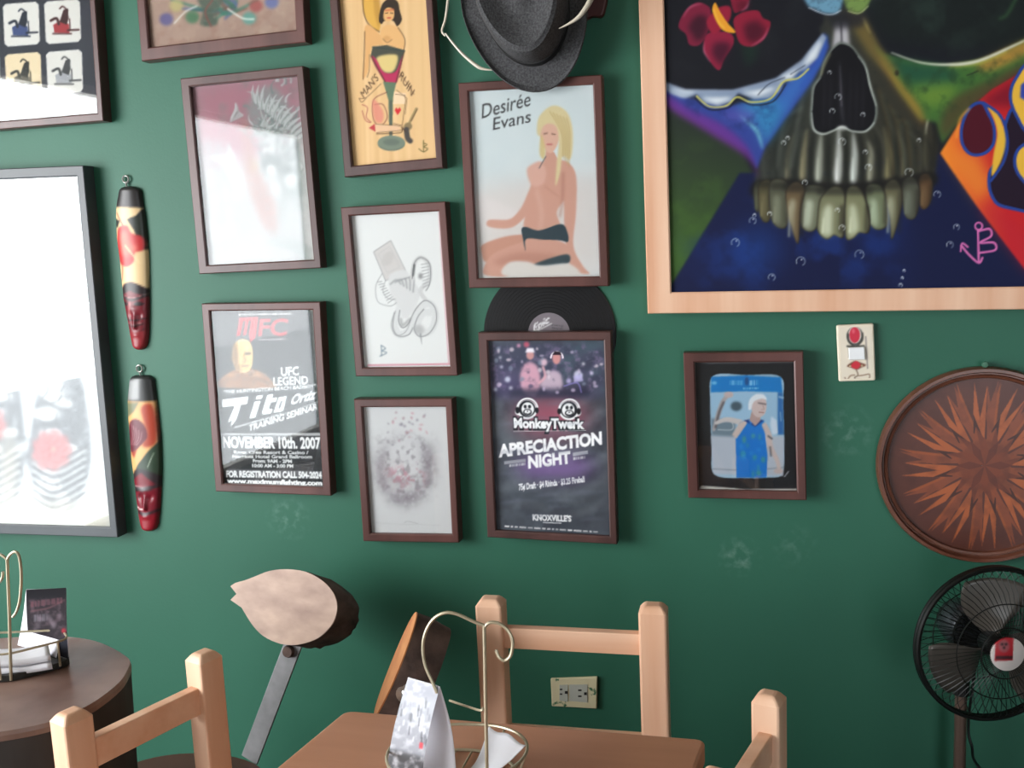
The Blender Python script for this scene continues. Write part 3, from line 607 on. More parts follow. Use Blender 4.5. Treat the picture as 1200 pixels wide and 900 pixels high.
# --- painted wooden plaque with the cocktail glass
p = Paint(360, -130, 525, 215, (214, 178, 128)).crop(380, 0, 4.094)
for k in range(60):
    x = 60+rr.random()*480; p.line([(x, -520), (x+8, 200), (x+26, 860)], 4+rr.random()*14, ((226, 192, 146), (196, 156, 106), (206, 166, 120))[k % 3], 0.25, 4)
LN = (70, 50, 36)
p.poly([(182, 0), (190, 60), (215, 110), (262, 150), (270, 60), (240, -60), (180, -60)], (206, 160, 74), 1, 2, True); p.line([(182, -20), (188, 60), (212, 115), (262, 150)], 5, LN, 0.8, 1)
p.poly([(262, -60), (270, 60), (262, 150), (240, 60), (230, -60)], (176, 132, 60), 0.8, 4)
p.poly([(192, 140), (215, 120), (262, 160), (300, 200), (330, 215), (240, 220), (220, 260), (212, 330), (200, 365), (184, 378), (190, 330), (196, 250)], (208, 160, 104), 1, 2, True)
p.line([(192, 150), (190, 250), (184, 378)], 4, LN, 0.8, 1); p.line([(215, 260), (214, 330), (204, 368)], 3, LN, 0.7, 1)
p.poly([(270, 150), (300, 120), (350, 130), (380, 180), (382, 235), (340, 245), (285, 215)], (212, 166, 110), 1, 2, True); p.line([(352, 130), (384, 185), (380, 238)], 4, LN, 0.8, 1)
p.ell((300, 185), 18, 14, (188, 140, 84), 0.6, 4); p.line([(280, 185), (300, 202), (322, 188)], 3, LN, 0.6, 1)
p.poly([(262, 100), (268, 50), (285, 10), (320, -8), (352, 8), (362, 50), (372, 95), (350, 126), (330, 100), (290, 100), (275, 115)], (52, 42, 34), 1, 1, True)
p.poly([(286, 92), (288, 50), (310, 36), (334, 50), (332, 88), (310, 102)], (212, 164, 106), 1, 1, True); p.line([(292, 62), (302, 60)], 4, LN); p.line([(316, 60), (328, 62)], 4, LN); p.line([(302, 84), (316, 84)], 5, (170, 50, 46)); p.line([(292, 48), (330, 44)], 9, (180, 90, 60), 0.7, 2)
p.poly([(222, 270), (232, 224), (300, 216), (384, 240), (378, 275), (350, 390), (335, 400), (290, 395), (245, 320)], (70, 72, 62), 1, 1); p.poly([(250, 280), (300, 262), (352, 268), (340, 330), (310, 350), (275, 335)], (206, 184, 120), 1, 4, True)
p.poly([(226, 275), (250, 285), (285, 345), (340, 345), (366, 290), (378, 270), (352, 385), (335, 398), (292, 394)], (172, 48, 84), 1, 2, True)
p.line([(225, 268), (292, 394)], 5, LN, 0.8); p.line([(382, 245), (340, 400)], 5, LN, 0.8); p.line([(230, 224), (300, 232), (384, 242)], 6, (54, 66, 62), 0.9, 1)
p.poly([(282, 392), (345, 396), (330, 470), (326, 650), (312, 650), (308, 480)], (92, 112, 88), 1, 1); p.poly([(312, 480), (326, 480), (327, 650), (312, 650)], (86, 92, 80), 1, 1)
p.ell((322, 690), 66, 34, (96, 108, 96), 1, 1); p.ell((322, 684), 66, 34, (112, 124, 108), 1, 1); p.ell((322, 682), 40, 16, (90, 100, 92), 0.7, 4)
p.text("MAN'S", (190, 472), (262, 380), 30, LN, 0.0, -0.55); p.text('RUIN', (358, 370), (418, 462), 30, LN, 0.0, 0.6)
p.line([(165, 470), (200, 465), (270, 400)], 3, LN, 0.7); p.line([(360, 345), (390, 390), (428, 450)], 3, LN, 0.7); p.line([(165, 470), (178, 488), (200, 468)], 3, LN, 0.7)
p.poly([(335, 440), (392, 448), (388, 500), (330, 500)], (226, 196, 160), 1, 1); p.line([(340, 450), (385, 455), (388, 480), (372, 600), (330, 590)], 3, LN, 0.7, 0, False); p.line([(345, 430), (395, 470), (386, 545)], 3, LN, 0.6, 0, False)
p.poly([(352, 552), (338, 530), (344, 516), (353, 524), (362, 514), (369, 528)], (196, 44, 50), 1, 1)
p.line([(300, 440), (240, 470), (228, 520), (238, 580), (270, 600), (300, 560), (280, 500), (240, 500)], 4, (110, 60, 56), 0.8, 1); p.poly([(232, 480), (262, 500), (285, 545), (275, 590), (240, 570)], (206, 120, 110), 0.7, 4, True)
p.line([(180, 500), (205, 515), (200, 560), (222, 585), (196, 575), (180, 530)], 4, (150, 70, 70), 0.8, 1); p.line([(250, 640), (360, 635), (372, 615)], 5, LN, 0.7)
p.poly([(214, 612), (250, 592), (300, 602), (360, 600), (365, 628), (250, 635)], (214, 176, 140), 1, 1); p.poly([(214, 614), (242, 594), (246, 632)], (176, 64, 66), 1, 1); p.line([(246, 594), (360, 602), (368, 622), (250, 634)], 3, LN, 0.7)
p.line([(440, 520), (408, 585), (395, 620)], 13, (150, 130, 90), 1, 1); p.line([(444, 522), (415, 578)], 4, LN, 0.8); p.ell((402, 606), 20, 18, (130, 112, 80), 1, 2); p.line([(392, 620), (398, 660), (410, 674)], 26, (70, 66, 62), 1, 2); p.line([(370, 610), (390, 630)], 5, LN, 0.8)
p.line([(474, 672), (474, 726)], 4, (90, 84, 46)); p.line([(474, 684), (490, 692), (476, 702), (494, 712), (474, 726), (452, 712)], 4, (90, 84, 46))
framed('wooden_plaque', 'framed natural wood plaque painted with a woman in a cocktail glass', 'wall plaque',
       [(376, -118), (499, -121), (519.2, 196.6), (403.7, 207.6)], (0.021, 0.02, 0.016, 0.024), DARKWOOD, p, glass=False, art='painted_board', amat=CANVAS)

# --- tattoo machine cards, top left corner
p = Paint(-130, -130, 130, 165, (34, 36, 46)).crop(0, 0, 3)
p.noise(120, 0.4, (54, 50, 62), seed=51)
CR = (206, 202, 196)
for ci, x0 in enumerate((-290, -140, 5, 150)):
    for ri, y0 in enumerate((-315, -150, 18, 195)):
        x, y = x0+ri*7-7, y0-ci*9+14
        c = [(x+8, y), (x+112, y-8), (x+124, y+2), (x+128, y+130), (x+118, y+142), (x+16, y+150), (x+4, y+140), (x-2, y+10)]
        p.poly(c, CR if (ci, ri) != (2, 3) else (214, 194, 160), 1, 1)
        cc = ((50, 64, 108), (150, 40, 46), (88, 84, 72), (150, 150, 154))[(ci*1+ri*2+2) % 4]
        if (ci, ri) == (3, 2): cc = (150, 40, 46)
        if (ci, ri) == (2, 2): cc = (50, 64, 108)
        dk = tuple(v*0.35 for v in cc)
        p.poly([(x+34, y+110), (x+30, y+82), (x+52, y+70), (x+84, y+78), (x+88, y+112)], cc, 1, 1); p.poly([(x+52, y+72), (x+66, y+30), (x+82, y+24), (x+84, y+60), (x+78, y+82)], dk, 1, 1)
        p.line([(x+80, y+30), (x+62, y+16), (x+52, y+24)], 5, dk, 1, 1); p.line([(x+20, y+66), (x+40, y+58), (x+48, y+78)], 9, dk, 1, 1); p.line([(x+80, y+100), (x+118, y+98)], 7, dk, 0.9, 1); p.line([(x+86, y+60), (x+88, y+100)], 4, dk, 1, 1); p.line([(x+28, y+112), (x+92, y+112)], 6, dk, 0.8, 1)
framed('framed_display', 'dark framed display of tattoo machine cards in the top left corner', 'framed display',
       [(-126, -101), (103, -119), (121, 141.7), (-104, 160)], (0.022, 0.022, 0.016, 0.02), DARKWOOD, p, art='card_display')

# --- tan cloth with a colourful bird, top
p = Paint(140, -110, 366, 82, (158, 130, 116)).crop(0, 0, 3)
p.noise(50, 0.5, (186, 160, 140), seed=61); p.noise(30, 0.4, (140, 100, 88), seed=63)
for k in range(9):
    a = -2.6+k*0.26; x, y = 730+70*math.cos(a+1.6)*2.2, 20+30*abs(k-4)
    p.line([(735, -40), ((735+x)/2+20, y*0.4-10), (600+k*38, 70-18*abs(k-4)+12*(k % 2))], [16, 14, 8], ((44, 110, 92), (60, 84, 140), (30, 90, 70), (120, 66, 60))[k % 4], 0.65, 3)
for (x, y, c) in ((585, 68, (70, 70, 130)), (676, 60, (50, 110, 74)), (876, 64, (70, 150, 140)), (955, 8, (70, 90, 160)), (620, 20, (180, 170, 110)), (900, 20, (150, 60, 60))): p.ell((x, y), 24, 22, c, 0.75, 5)
p.poly([(705, 88), (712, 40), (690, -30), (790, -30), (765, 40), (762, 86)], (70, 84, 72), 0.95, 4, True, 0.3); p.line([(800, 30), (850, 62), (890, 66)], 7, (225, 225, 215), 0.7, 2); p.line([(690, 20), (650, 40), (612, 80)], 6, (225, 225, 215), 0.6, 2); p.line([(740, 90), (720, 40), (745, 0)], 7, (120, 66, 60), 0.8, 2)
p.ell((735, -110), 70, 90, (50, 96, 110), 0.9, 6); p.ell((735, -220), 26, 30, (50, 80, 130), 0.9, 4)
framed('framed_cloth', 'brown framed tan cloth painting with blue and green plumes at the top edge', 'framed cloth',
       [(152, -99), (349, -113), (358.3, 49.3), (165.7, 71.7)], (0.023, 0.02, 0.023, 0.03), RUSTWOOD, p, art='painted_cloth')

# --- large white print at the left edge
p = Paint(-200, 180, 145, 640, (226, 229, 232), 0.7).crop(0, 180, 1.955)
def cloudleg(cx, top, bot, hw, seed):
    r_ = np.random.default_rng(seed)
    pts = [(cx-hw*0.5, top), (cx+hw*0.6, top-20), (cx+hw, (top+bot)/2-40), (cx+hw, bot-90), (cx+hw*0.5, bot), (cx-hw*0.4, bot-8), (cx-hw, bot-110), (cx-hw*0.9, (top+bot)/2)]
    p.poly(pts, (84, 88, 94), 0.95, 4, True, 0.4)
    for k in range(16):
        x, y = cx+r_.normal()*hw*0.5, top+(bot-top)*r_.random()
        p.ell((x, y), 14+r_.random()*20, 10+r_.random()*14, (228, 228, 226), 0.8, 3); p.ring((x, y), 14+r_.random()*14, 3, (70, 74, 80), 0.8, r_.integers(0, 360), r_.integers(360, 560))
    for k in range(7):
        y = top+(bot-top)*(0.55+0.06*k); p.line([(cx-hw*0.8, y), (cx-hw*0.1, y+24), (cx+hw*0.85, y-10)], 4, (70, 74, 80), 0.8, 1); p.line([(cx-hw*0.8, y+9), (cx-hw*0.1, y+33), (cx+hw*0.85, y-1)], 6, (226, 226, 224), 0.8, 2)
for cx, sd in ((132, 1), (-18, 2), (-170, 3)):
    cloudleg(cx, 520 if cx > 0 else 500, 812, 72, sd)
    fx, fy = cx-14, 680 if cx > 0 else 622
    for k in range(9):
        a = k*0.7; p.ell((fx+26*math.cos(a), fy+26*math.sin(a)), 22, 16, (206, 84, 84), 0.8, 4, a)
    p.ell((fx, fy), 14, 12, (176, 56, 58), 0.8, 4); p.ell((fx+4, fy-2), 6, 5, (225, 190, 150), 0.8, 2)
p.poly([(30, 110), (60, 98), (112, 104), (110, 128), (70, 122), (40, 130)], (196, 198, 202), 0.8, 6, True); p.ell((10, 122), 16, 7, (200, 202, 206), 0.8, 4)
p.noise(60, 0.5, (196, 198, 202), [(-380, 420), (220, 400), (230, 560), (-380, 560)], 71, blur=30)
p.poly([(-400, 790), (260, 800), (260, 900), (-400, 900)], (216, 204, 176), 0.55, 14); p.ell((20, 720), 14, 90, (222, 208, 176), 0.6, 12)
p.a *= 0.86
framed('framed_print', 'large grey framed white print with clouded grey legs and pink blossoms, at left edge', 'framed print',
       [(-172, 205), (97.2, 193.8), (138, 630), (-121, 622)], (0.024, 0.026, 0.022, 0.027), GREYWOOD, p, depth=0.04, step=1.4)

# --- the big skull painting
p = Paint(765, -215, 1330, 352, (24, 26, 36)).crop(740, 0, 2.367)
p.noise(90, 0.5, (34, 38, 44), seed=81)
p.poly([(560, -520), (1500, -520), (1500, 180), (1080, 150), (700, 120), (640, 20)], (26, 34, 34), 1, 20); p.noise(70, 0.8, (44, 60, 54), [(720, -40), (1040, -40), (1000, 120), (760, 120)], 83, blur=40)
p.line([(1065, -5), (1040, 40), (1020, 50)], 8, (58, 96, 60), 0.8, 4)
# brow and forehead above the photo's edge
p.poly([(120, -240), (400, -130), (600, 0), (760, -120), (1100, -260), (1100, -480), (150, -480)], (84, 100, 104), 1, 30, True, 0.5)
p.poly([(85, 270), (200, 330), (300, 400), (345, 500), (300, 560), (105, 800), (96, 812)], (44, 54, 46), 1, 6, color2=(66, 98, 46), g0=(200, 350), g1=(110, 700)); p.noise(60, 0.6, (76, 108, 50), [(85, 420), (250, 420), (230, 620), (100, 790)], 85, blur=26)
p.poly([(300, 480), (345, 480), (860, 425), (1000, 590), (1100, 740), (1500, 1000), (100, 830), (106, 800)], (22, 30, 70), 1, 3); p.noise(70, 0.75, (30, 58, 124), [(200, 620), (520, 560), (760, 640), (700, 790), (180, 790)], 87, 0.42, 0.7, 50); p.ell((350, 690), 70, 70, (32, 74, 146), 0.55, 34); p.ell((690, 660), 70, 60, (26, 54, 120), 0.5, 34)
# bone of the upper jaw
p.poly([(500, 60), (560, 20), (640, 30), (690, 130), (760, 210), (820, 290), (850, 400), (842, 500), (820, 560), (600, 545), (360, 560), (342, 500), (352, 440), (430, 330), (500, 225), (540, 110)], (58, 62, 57), 1, 5, color2=(58, 56, 46), g0=(400, 300), g1=(800, 300), grain=0.15)
p.crop(870, 40, 3.6)
for k, x in enumerate(range(70, 800, 24)):
    p.line([(x+(420-x)*.22+rr.normal()*5, 340+rr.random()*60), (x+rr.normal()*3, 470), (x, 625)], [4, 10, 7], ((30, 32, 29), (82, 86, 76), (44, 46, 40))[k % 3], 0.55, 6)
for x, w_, c, y0 in ((190, 26, (106, 104, 86), 420), (255, 32, (140, 134, 106), 400), (322, 34, (176, 180, 166), 410), (403, 36, (214, 218, 212), 385), (470, 34, (206, 212, 206), 410), (540, 28, (150, 150, 132), 450), (615, 34, (128, 122, 90), 390), (680, 26, (92, 92, 78), 400)):
    p.line([(x+(415-x)*.10, y0), (x+2, 500), (x-3, 585), (x-4, 628)], [6, w_*0.8, w_, w_*0.6], c, 0.8, 7)
    p.line([(x-5, 520), (x-8, 612)], [3, 9], tuple(min(255, v*1.2) for v in c), 0.7, 4)
for x in (288, 362, 437, 505, 575, 648, 225): p.line([(x+(415-x)*.10, 430), (x, 520), (x, 640)], [5, 14, 9], (34, 36, 32), 0.75, 6)
for k in range(9): p.line([(560+k*14, 210+k*22), (600+k*13, 380), (628+k*12, 590)], 10, ((36, 36, 31), (104, 88, 56), (74, 84, 70))[k % 3], 0.5, 7)
for k in range(6): p.line([(300-k*12, 170+k*34), (255-k*20, 330+k*10), (225-k*20, 560)], 12, ((44, 50, 47), (96, 104, 96), (32, 36, 34))[k % 3], 0.5, 8)
p.line([(250, 230), (230, 420), (200, 560)], 12, (110, 116, 106), 0.35, 8)
p.line([(835, 240), (800, 300), (778, 370), (772, 420)], [4, 11, 8, 3], (200, 202, 182), 0.9, 4); p.line([(850, 300), (815, 400), (806, 560)], [10, 20, 12], (34, 34, 29), 0.8, 8); p.line([(772, 400), (768, 520), (776, 580)], [5, 10, 5], (110, 108, 84), 0.6, 6)
p.crop(740, 0, 2.367)
# blue cheek, left
p.poly([(85, 235), (160, 272), (280, 292), (400, 258), (470, 200), (535, 90), (548, 130), (505, 220), (430, 325), (372, 408), (348, 470), (320, 420), (200, 345), (88, 280)], (56, 74, 148), 1, 4)
p.poly([(86, 256), (160, 300), (260, 350), (330, 420), (352, 500), (322, 440), (210, 368), (86, 290)], (112, 56, 142), 0.85, 7, True); p.poly([(290, 300), (400, 270), (430, 300), (370, 400), (350, 350)], (60, 142, 186), 0.85, 14, True)
p.poly([(420, 240), (490, 190), (500, 215), (430, 310), (410, 300)], (66, 120, 190), 0.8, 12, True); p.line([(300, 320), (345, 360), (362, 410)], [4, 12, 4], (120, 190, 206), 0.85, 4); p.line([(540, 100), (520, 170), (470, 240)], [8, 18, 10], (56, 96, 176), 0.9, 5); p.ell((300, 320), 46, 18, (100, 90, 170), 0.6, 10)
p.noise(24, 0.4, (34, 44, 96), [(100, 260), (400, 280), (380, 380), (200, 330)], 89, blur=10)
LID = [(85, 222), (150, 246), (280, 248), (400, 216), (470, 165), (530, 92), (541, 104), (516, 160), (484, 192), (440, 212), (424, 226), (410, 254), (380, 272), (340, 276), (296, 258), (276, 284), (240, 294), (205, 286), (180, 262), (150, 272), (112, 262), (85, 244)]
p.poly(LID, (150, 164, 184), 1, 3)
for a_, b_ in (((110, 246), (170, 256)), ((200, 268), (268, 270)), ((310, 252), (390, 244)), ((420, 212), (456, 196)), ((480, 176), (522, 116))): p.line([a_, ((a_[0]+b_[0])/2, (a_[1]+b_[1])/2+7), b_], [6, 20, 6], (222, 228, 232), 0.95, 5)
p.line([(90, 232), (150, 262), (280, 258), (400, 226)], 10, (110, 130, 160), 0.6, 6); p.line([(180, 266), (215, 294), (262, 292), (292, 268), (330, 282), (385, 272), (420, 226), (460, 216), (490, 190)], 5, (206, 200, 110), 0.9, 1); p.line([(176, 272), (214, 302), (266, 298), (294, 276), (335, 290), (392, 280), (426, 234)], 4, (30, 32, 44), 0.8, 1)
p.line([(350, 262), (380, 232), (424, 214)], 3, (70, 76, 90), 0.8, 1); p.line([(440, 205), (480, 180)], 3, (70, 76, 90), 0.7, 1)
# left eye socket
p.poly([(84, -330), (420, -300), (530, -60), (534, 60), (470, 165), (390, 214), (280, 244), (150, 244), (84, 222)], (27, 28, 36), 1, 5); p.noise(80, 0.5, (40, 44, 48), [(84, -100), (500, -100), (440, 160), (100, 200)], 91, blur=24)
p.poly([(300, 110), (360, 90), (345, 165), (320, 190)], (30, 56, 44), 0.7, 10)
# right cheek
p.poly([(668, 120), (700, 150), (780, 168), (880, 180), (1000, 160), (1100, 104), (1200, 60), (1200, 140), (1000, 250), (925, 310), (862, 400), (846, 340), (800, 330), (740, 250)], (72, 112, 56), 1, 5)
p.poly([(700, 160), (780, 175), (880, 190), (900, 220), (820, 250), (760, 220)], (36, 84, 66), 0.9, 12, True); p.poly([(780, 240), (880, 230), (900, 260), (830, 300)], (120, 150, 60), 0.7, 14, True); p.poly([(690, 150), (740, 220), (800, 300), (812, 345), (770, 290), (700, 190)], (180, 130, 60), 0.9, 9, True); p.poly([(960, 180), (1100, 110), (1110, 140), (1000, 195)], (186, 140, 66), 0.9, 9, True)
p.poly([(860, 330), (900, 270), (1000, 220), (1080, 180), (1090, 200), (950, 290), (870, 380)], (84, 76, 48), 0.9, 9, True); p.line([(880, 182), (960, 172), (1040, 140)], [6, 12, 6], (196, 190, 90), 0.8, 5)
p.noise(26, 0.5, (40, 66, 44), [(700, 160), (1100, 150), (950, 280), (840, 330), (760, 250)], 93, blur=14)
p.line([(720, 145), (800, 172), (880, 178), (960, 168), (1060, 125), (1100, 106)], [3, 5, 9, 7, 3], (216, 216, 200), 0.95, 2)
p.ell((736, 202), 6, 8, (34, 34, 30), 0.9, 2); p.line([(930, 208), (960, 196)], 4, (44, 56, 40), 0.8, 1); p.line([(640, 50), (660, 90)], [8, 3], (206, 196, 140), 0.9, 3)
p.poly([(600, 40), (640, 40), (690, 130), (740, 200), (700, 190), (650, 140)], (130, 112, 60), 0.75, 9, True)
# nose bridge and hole
p.poly([(565, 60), (600, 60), (606, 130), (578, 118), (556, 140)], (196, 194, 200), 0.9, 5); p.line([(580, 60), (582, 118)], 5, (60, 58, 64), 0.8, 2); p.poly([(530, 30), (660, 30), (640, 75), (560, 80)], (40, 40, 46), 0.85, 8)
p.poly([(480, 0), (500, 24), (545, 38), (580, 26), (580, -60), (470, -60)], (112, 156, 180), 1, 4, True, 0.3); p.poly([(590, 0), (600, 26), (630, 36), (656, 16), (668, -40), (590, -40)], (122, 148, 84), 1, 4, True, 0.3); p.line([(490, 20), (545, 40), (580, 28)], 3, (200, 206, 216), 0.8, 1); p.line([(600, 30), (630, 36), (655, 16)], 3, (196, 206, 150), 0.7, 1)
p.crop(870, 40, 3.6)
NO = [(418, 42), (390, 58), (370, 82), (345, 128), (332, 180), (304, 222), (298, 280), (294, 345), (304, 396), (338, 416), (378, 404), (420, 388), (462, 404), (515, 406), (552, 370), (560, 300), (536, 220), (516, 135), (484, 88), (458, 56)]
p.poly([(x+(x-425)*0.07, y+(y-250)*0.045) for x, y in NO], (120, 128, 122), 1, 4, True); p.poly(NO, (21, 21, 26), 1, 2, True)
p.line([(408, 110), (414, 220), (418, 320), (424, 370)], [3, 12, 15, 8], (88, 86, 94), 0.6, 7); p.line([(410, 130), (416, 300)], [2, 5], (130, 126, 134), 0.6, 3)
for x in (345, 372, 455, 482, 510): p.line([(x, 150), (x-2, 260), (x-6, 390)], [3, 12, 8], (50, 48, 56), 0.6, 7)
p.line([(292, 330), (300, 400), (338, 420), (378, 408), (420, 390), (462, 408), (518, 408), (554, 372)], [3, 6, 7, 5, 8, 5, 6, 4], (196, 202, 196), 0.85, 2); p.line([(486, 92), (518, 140), (538, 222), (562, 300)], [3, 5, 8, 4], (182, 190, 182), 0.9, 2); p.line([(330, 182), (300, 228), (292, 320)], [3, 5, 4], (150, 158, 150), 0.8, 2); p.line([(372, 80), (346, 126), (332, 172)], [4, 9, 6], (150, 150, 116), 0.8, 4); p.ell((420, 396), 22, 10, (206, 210, 206), 0.8, 6)
# teeth
p.poly([(48, 630), (190, 612), (420, 632), (660, 606), (800, 582), (806, 640), (600, 680), (420, 690), (200, 680), (52, 690)], (24, 23, 23), 0.9, 9, True)
def tooth(q, c, hi, dk=(44, 40, 34)):
    q = np.array(q, float); cc = q.mean(0); w_ = np.ptp(q[:, 0]); h_ = np.ptp(q[:, 1])
    p.poly(q, dk, 1, 2, True); p.poly((q-cc)*[0.90, 0.97]+cc+[-w_*.02, 0], c, 1, 4, True)
    p.poly((q-cc)*[0.36, 0.62]+cc+[-w_*.16, h_*.12], hi, 0.85, 10, True); p.line([(cc[0]-w_*.34, q[:, 1].max()-h_*.13), (cc[0]-w_*.30, cc[1])], [7, 3], tuple(min(255, v*1.15) for v in hi), 0.8, 4)
    p.line([(cc[0]-w_*.4, q[:, 1].min()+h_*.08), (cc[0]+w_*.4, q[:, 1].min()+h_*.08)], h_*.16, (34, 33, 30), 0.6, 9); p.line([(cc[0]+w_*.36, cc[1]-h_*.2), (cc[0]+w_*.32, q[:, 1].max()-h_*.15)], w_*.16, dk, 0.6, 7)
tooth([(48, 650), (75, 622), (82, 700), (60, 752)], (70, 72, 58), (98, 100, 80)); tooth([(70, 632), (120, 618), (126, 700), (115, 785), (85, 787), (68, 720)], (82, 78, 56), (124, 118, 88)); tooth([(116, 625), (190, 622), (196, 720), (188, 810), (150, 816), (118, 765)], (88, 90, 74), (132, 136, 116))
tooth([(745, 610), (780, 588), (802, 620), (797, 700), (772, 738), (750, 722)], (92, 70, 48), (122, 100, 74)); tooth([(675, 622), (715, 600), (747, 640), (746, 720), (727, 778), (690, 772), (675, 700)], (86, 88, 76), (120, 126, 112))
tooth([(254, 655), (300, 636), (352, 652), (346, 720), (322, 805), (292, 834), (252, 818), (244, 760)], (112, 116, 96), (190, 198, 178)); tooth([(520, 650), (565, 633), (600, 660), (612, 760), (606, 815), (562, 824), (535, 780)], (112, 120, 94), (180, 194, 168))
tooth([(330, 690), (385, 642), (436, 665), (434, 780), (427, 858), (388, 848), (356, 866), (317, 832), (316, 770)], (124, 126, 98), (208, 214, 190)); tooth([(437, 668), (480, 640), (516, 680), (541, 780), (531, 838), (492, 838), (466, 862), (434, 852)], (128, 130, 100), (204, 210, 184))
tooth([(184, 655), (228, 622), (266, 650), (248, 740), (236, 886), (206, 805), (187, 730)], (108, 92, 68), (176, 176, 152)); tooth([(600, 642), (640, 612), (673, 650), (671, 740), (631, 868), (625, 780), (610, 710)], (108, 106, 82), (176, 180, 156))
p.crop(740, 0, 2.367)
# flames at the right
p.poly([(1400, 60), (1089, 196), (1000, 248), (930, 308), (856, 425), (960, 575), (1089, 745), (1400, 1100)], (196, 40, 46), 1, 2, color2=(236, 140, 50), g0=(1010, 380), g1=(870, 400)); p.poly([(1000, 560), (1089, 640), (1300, 900), (1089, 745), (960, 575)], (190, 44, 60), 0.6, 18); p.poly([(930, 306), (1089, 200), (1300, 90), (1300, 300), (1060, 300), (980, 290)], (128, 22, 46), 0.9, 12)
p.poly([(870, 420), (960, 430), (1010, 520), (960, 560)], (232, 140, 56), 0.8, 16)
BL, YL, MR = (44, 74, 150), (228, 184, 70), (84, 20, 38)
def flame(pts, c, w=9): p.poly(pts, c, 1, 1, True); p.line(pts, w, BL, 1, 0, True, True)
flame([(1090, 300), (1040, 330), (1030, 420), (992, 480), (1000, 545), (1045, 575), (1200, 580), (1300, 400)], (40, 24, 44))
p.poly([(978, 286), (1018, 318), (1038, 380), (1028, 440), (1000, 490), (1004, 430), (1014, 370), (1000, 320)], YL, 1, 2, True); p.line([(975, 284), (1022, 320), (1042, 385), (1032, 445), (996, 500)], 8, BL)
flame([(938, 298), (916, 345), (916, 395), (940, 426), (978, 424), (1003, 396), (1004, 350), (988, 312), (970, 284)], MR)
flame([(1110, 180), (1066, 215), (1050, 265), (1066, 318), (1110, 370), (1200, 300)], YL); p.poly([(1110, 210), (1080, 236), (1078, 270), (1110, 290)], (60, 80, 170), 1, 2)
flame([(1120, 400), (1080, 405), (1062, 440), (1074, 485), (1120, 520)], YL); p.line([(936, 300), (910, 330), (900, 380)], 6, (240, 170, 70), 0.8, 3)
# signature
PK = (214, 118, 178)
p.ring((962, 626), 10, 5, PK); p.line([(960, 638), (962, 726)], 6, PK); p.line([(962, 640), (992, 634), (996, 654), (966, 672), (1004, 672), (1008, 692), (966, 700)], 6, PK); p.line([(914, 680), (934, 704), (962, 728), (972, 714)], 6, PK); p.line([(912, 696), (916, 674), (932, 684)], 5, PK)
# flower
p.crop(740, 0, 5)
def petal(pts, c, d, hi):
    q = np.array(pts, float); cc = q.mean(0); p.poly(q, c, 1, 3, True); p.poly((q-cc)*0.6+cc+[18, 22], d, 0.85, 16, True); p.line(hi, [2, 9, 3], (206, 120, 146), 0.85, 5)
petal([(600, 70), (585, -30), (690, -30), (672, 40), (640, 64)], (130, 32, 58), (90, 20, 42), [(690, 0), (672, 40), (640, 62)])
petal([(275, 155), (310, 70), (380, 15), (440, 30), (466, 70), (450, 180), (400, 262), (340, 262), (318, 200)], (128, 36, 64), (58, 22, 40), [(300, 100), (340, 40), (410, 18)])
petal([(610, 190), (600, 110), (660, 70), (740, 62), (770, 105), (816, 135), (780, 225), (710, 272), (640, 258)], (142, 34, 60), (74, 18, 40), [(800, 160), (770, 220), (700, 268)])
petal([(450, 195), (422, 270), (440, 330), (510, 412), (545, 345), (600, 250), (570, 190)], (142, 36, 66), (66, 20, 44), [(424, 240), (424, 300), (460, 360)])
p.poly([(440, 130), (470, 80), (520, 40), (578, 40), (578, 110), (520, 180), (470, 196)], (150, 36, 62), 1, 4, True); p.poly([(474, 60), (490, 15), (520, 70), (560, 130), (610, 190), (540, 180), (500, 130)], (224, 158, 52), 1, 2, True); p.line([(480, 50), (505, 120), (540, 160)], 7, (236, 196, 90), 0.8, 4)
p.crop(740, 0, 2.367)
for (x, y, r_) in ((548, 200, 5), (572, 268, 9), (556, 307, 7), (641, 317, 6), (583, 392, 10), (647, 421, 6), (656, 463, 9), (769, 477, 11), (847, 538, 9), (480, 505, 7), (421, 395, 6), (432, 382, 5), (335, 611, 9), (287, 672, 11), (468, 724, 12), (631, 705, 12), (388, 768, 9), (570, 582, 6), (583, 631, 8), (882, 678, 9), (900, 629, 8), (796, 388, 5), (382, 592, 6), (745, 790, 5), (750, 770, 3), (340, 596, 4), (755, 750, 3)):
    p.ring((x, y), r_, 2.2, (206, 214, 216), 0.75, 150, 420); p.ell((x+r_*.35, y-r_*.35), 2, 2, (240, 240, 240), 0.9, 1)
p.a = 255*np.clip(p.a/255, 0, 1)**1.12
SKQ = [(742.6, -200), (1296, -213), (1311, 361.3), (759, 367.5)]
SKULL = framed('framed_painting', 'huge pine framed painting of a skull with flower and flames', 'painting',
       SKQ, (0.053, 0.05, 0.053, 0.046), PINE, p, glass=False, art='canvas', amat=CANVAS, depth=0.045, recess=0.008, step=1.2)

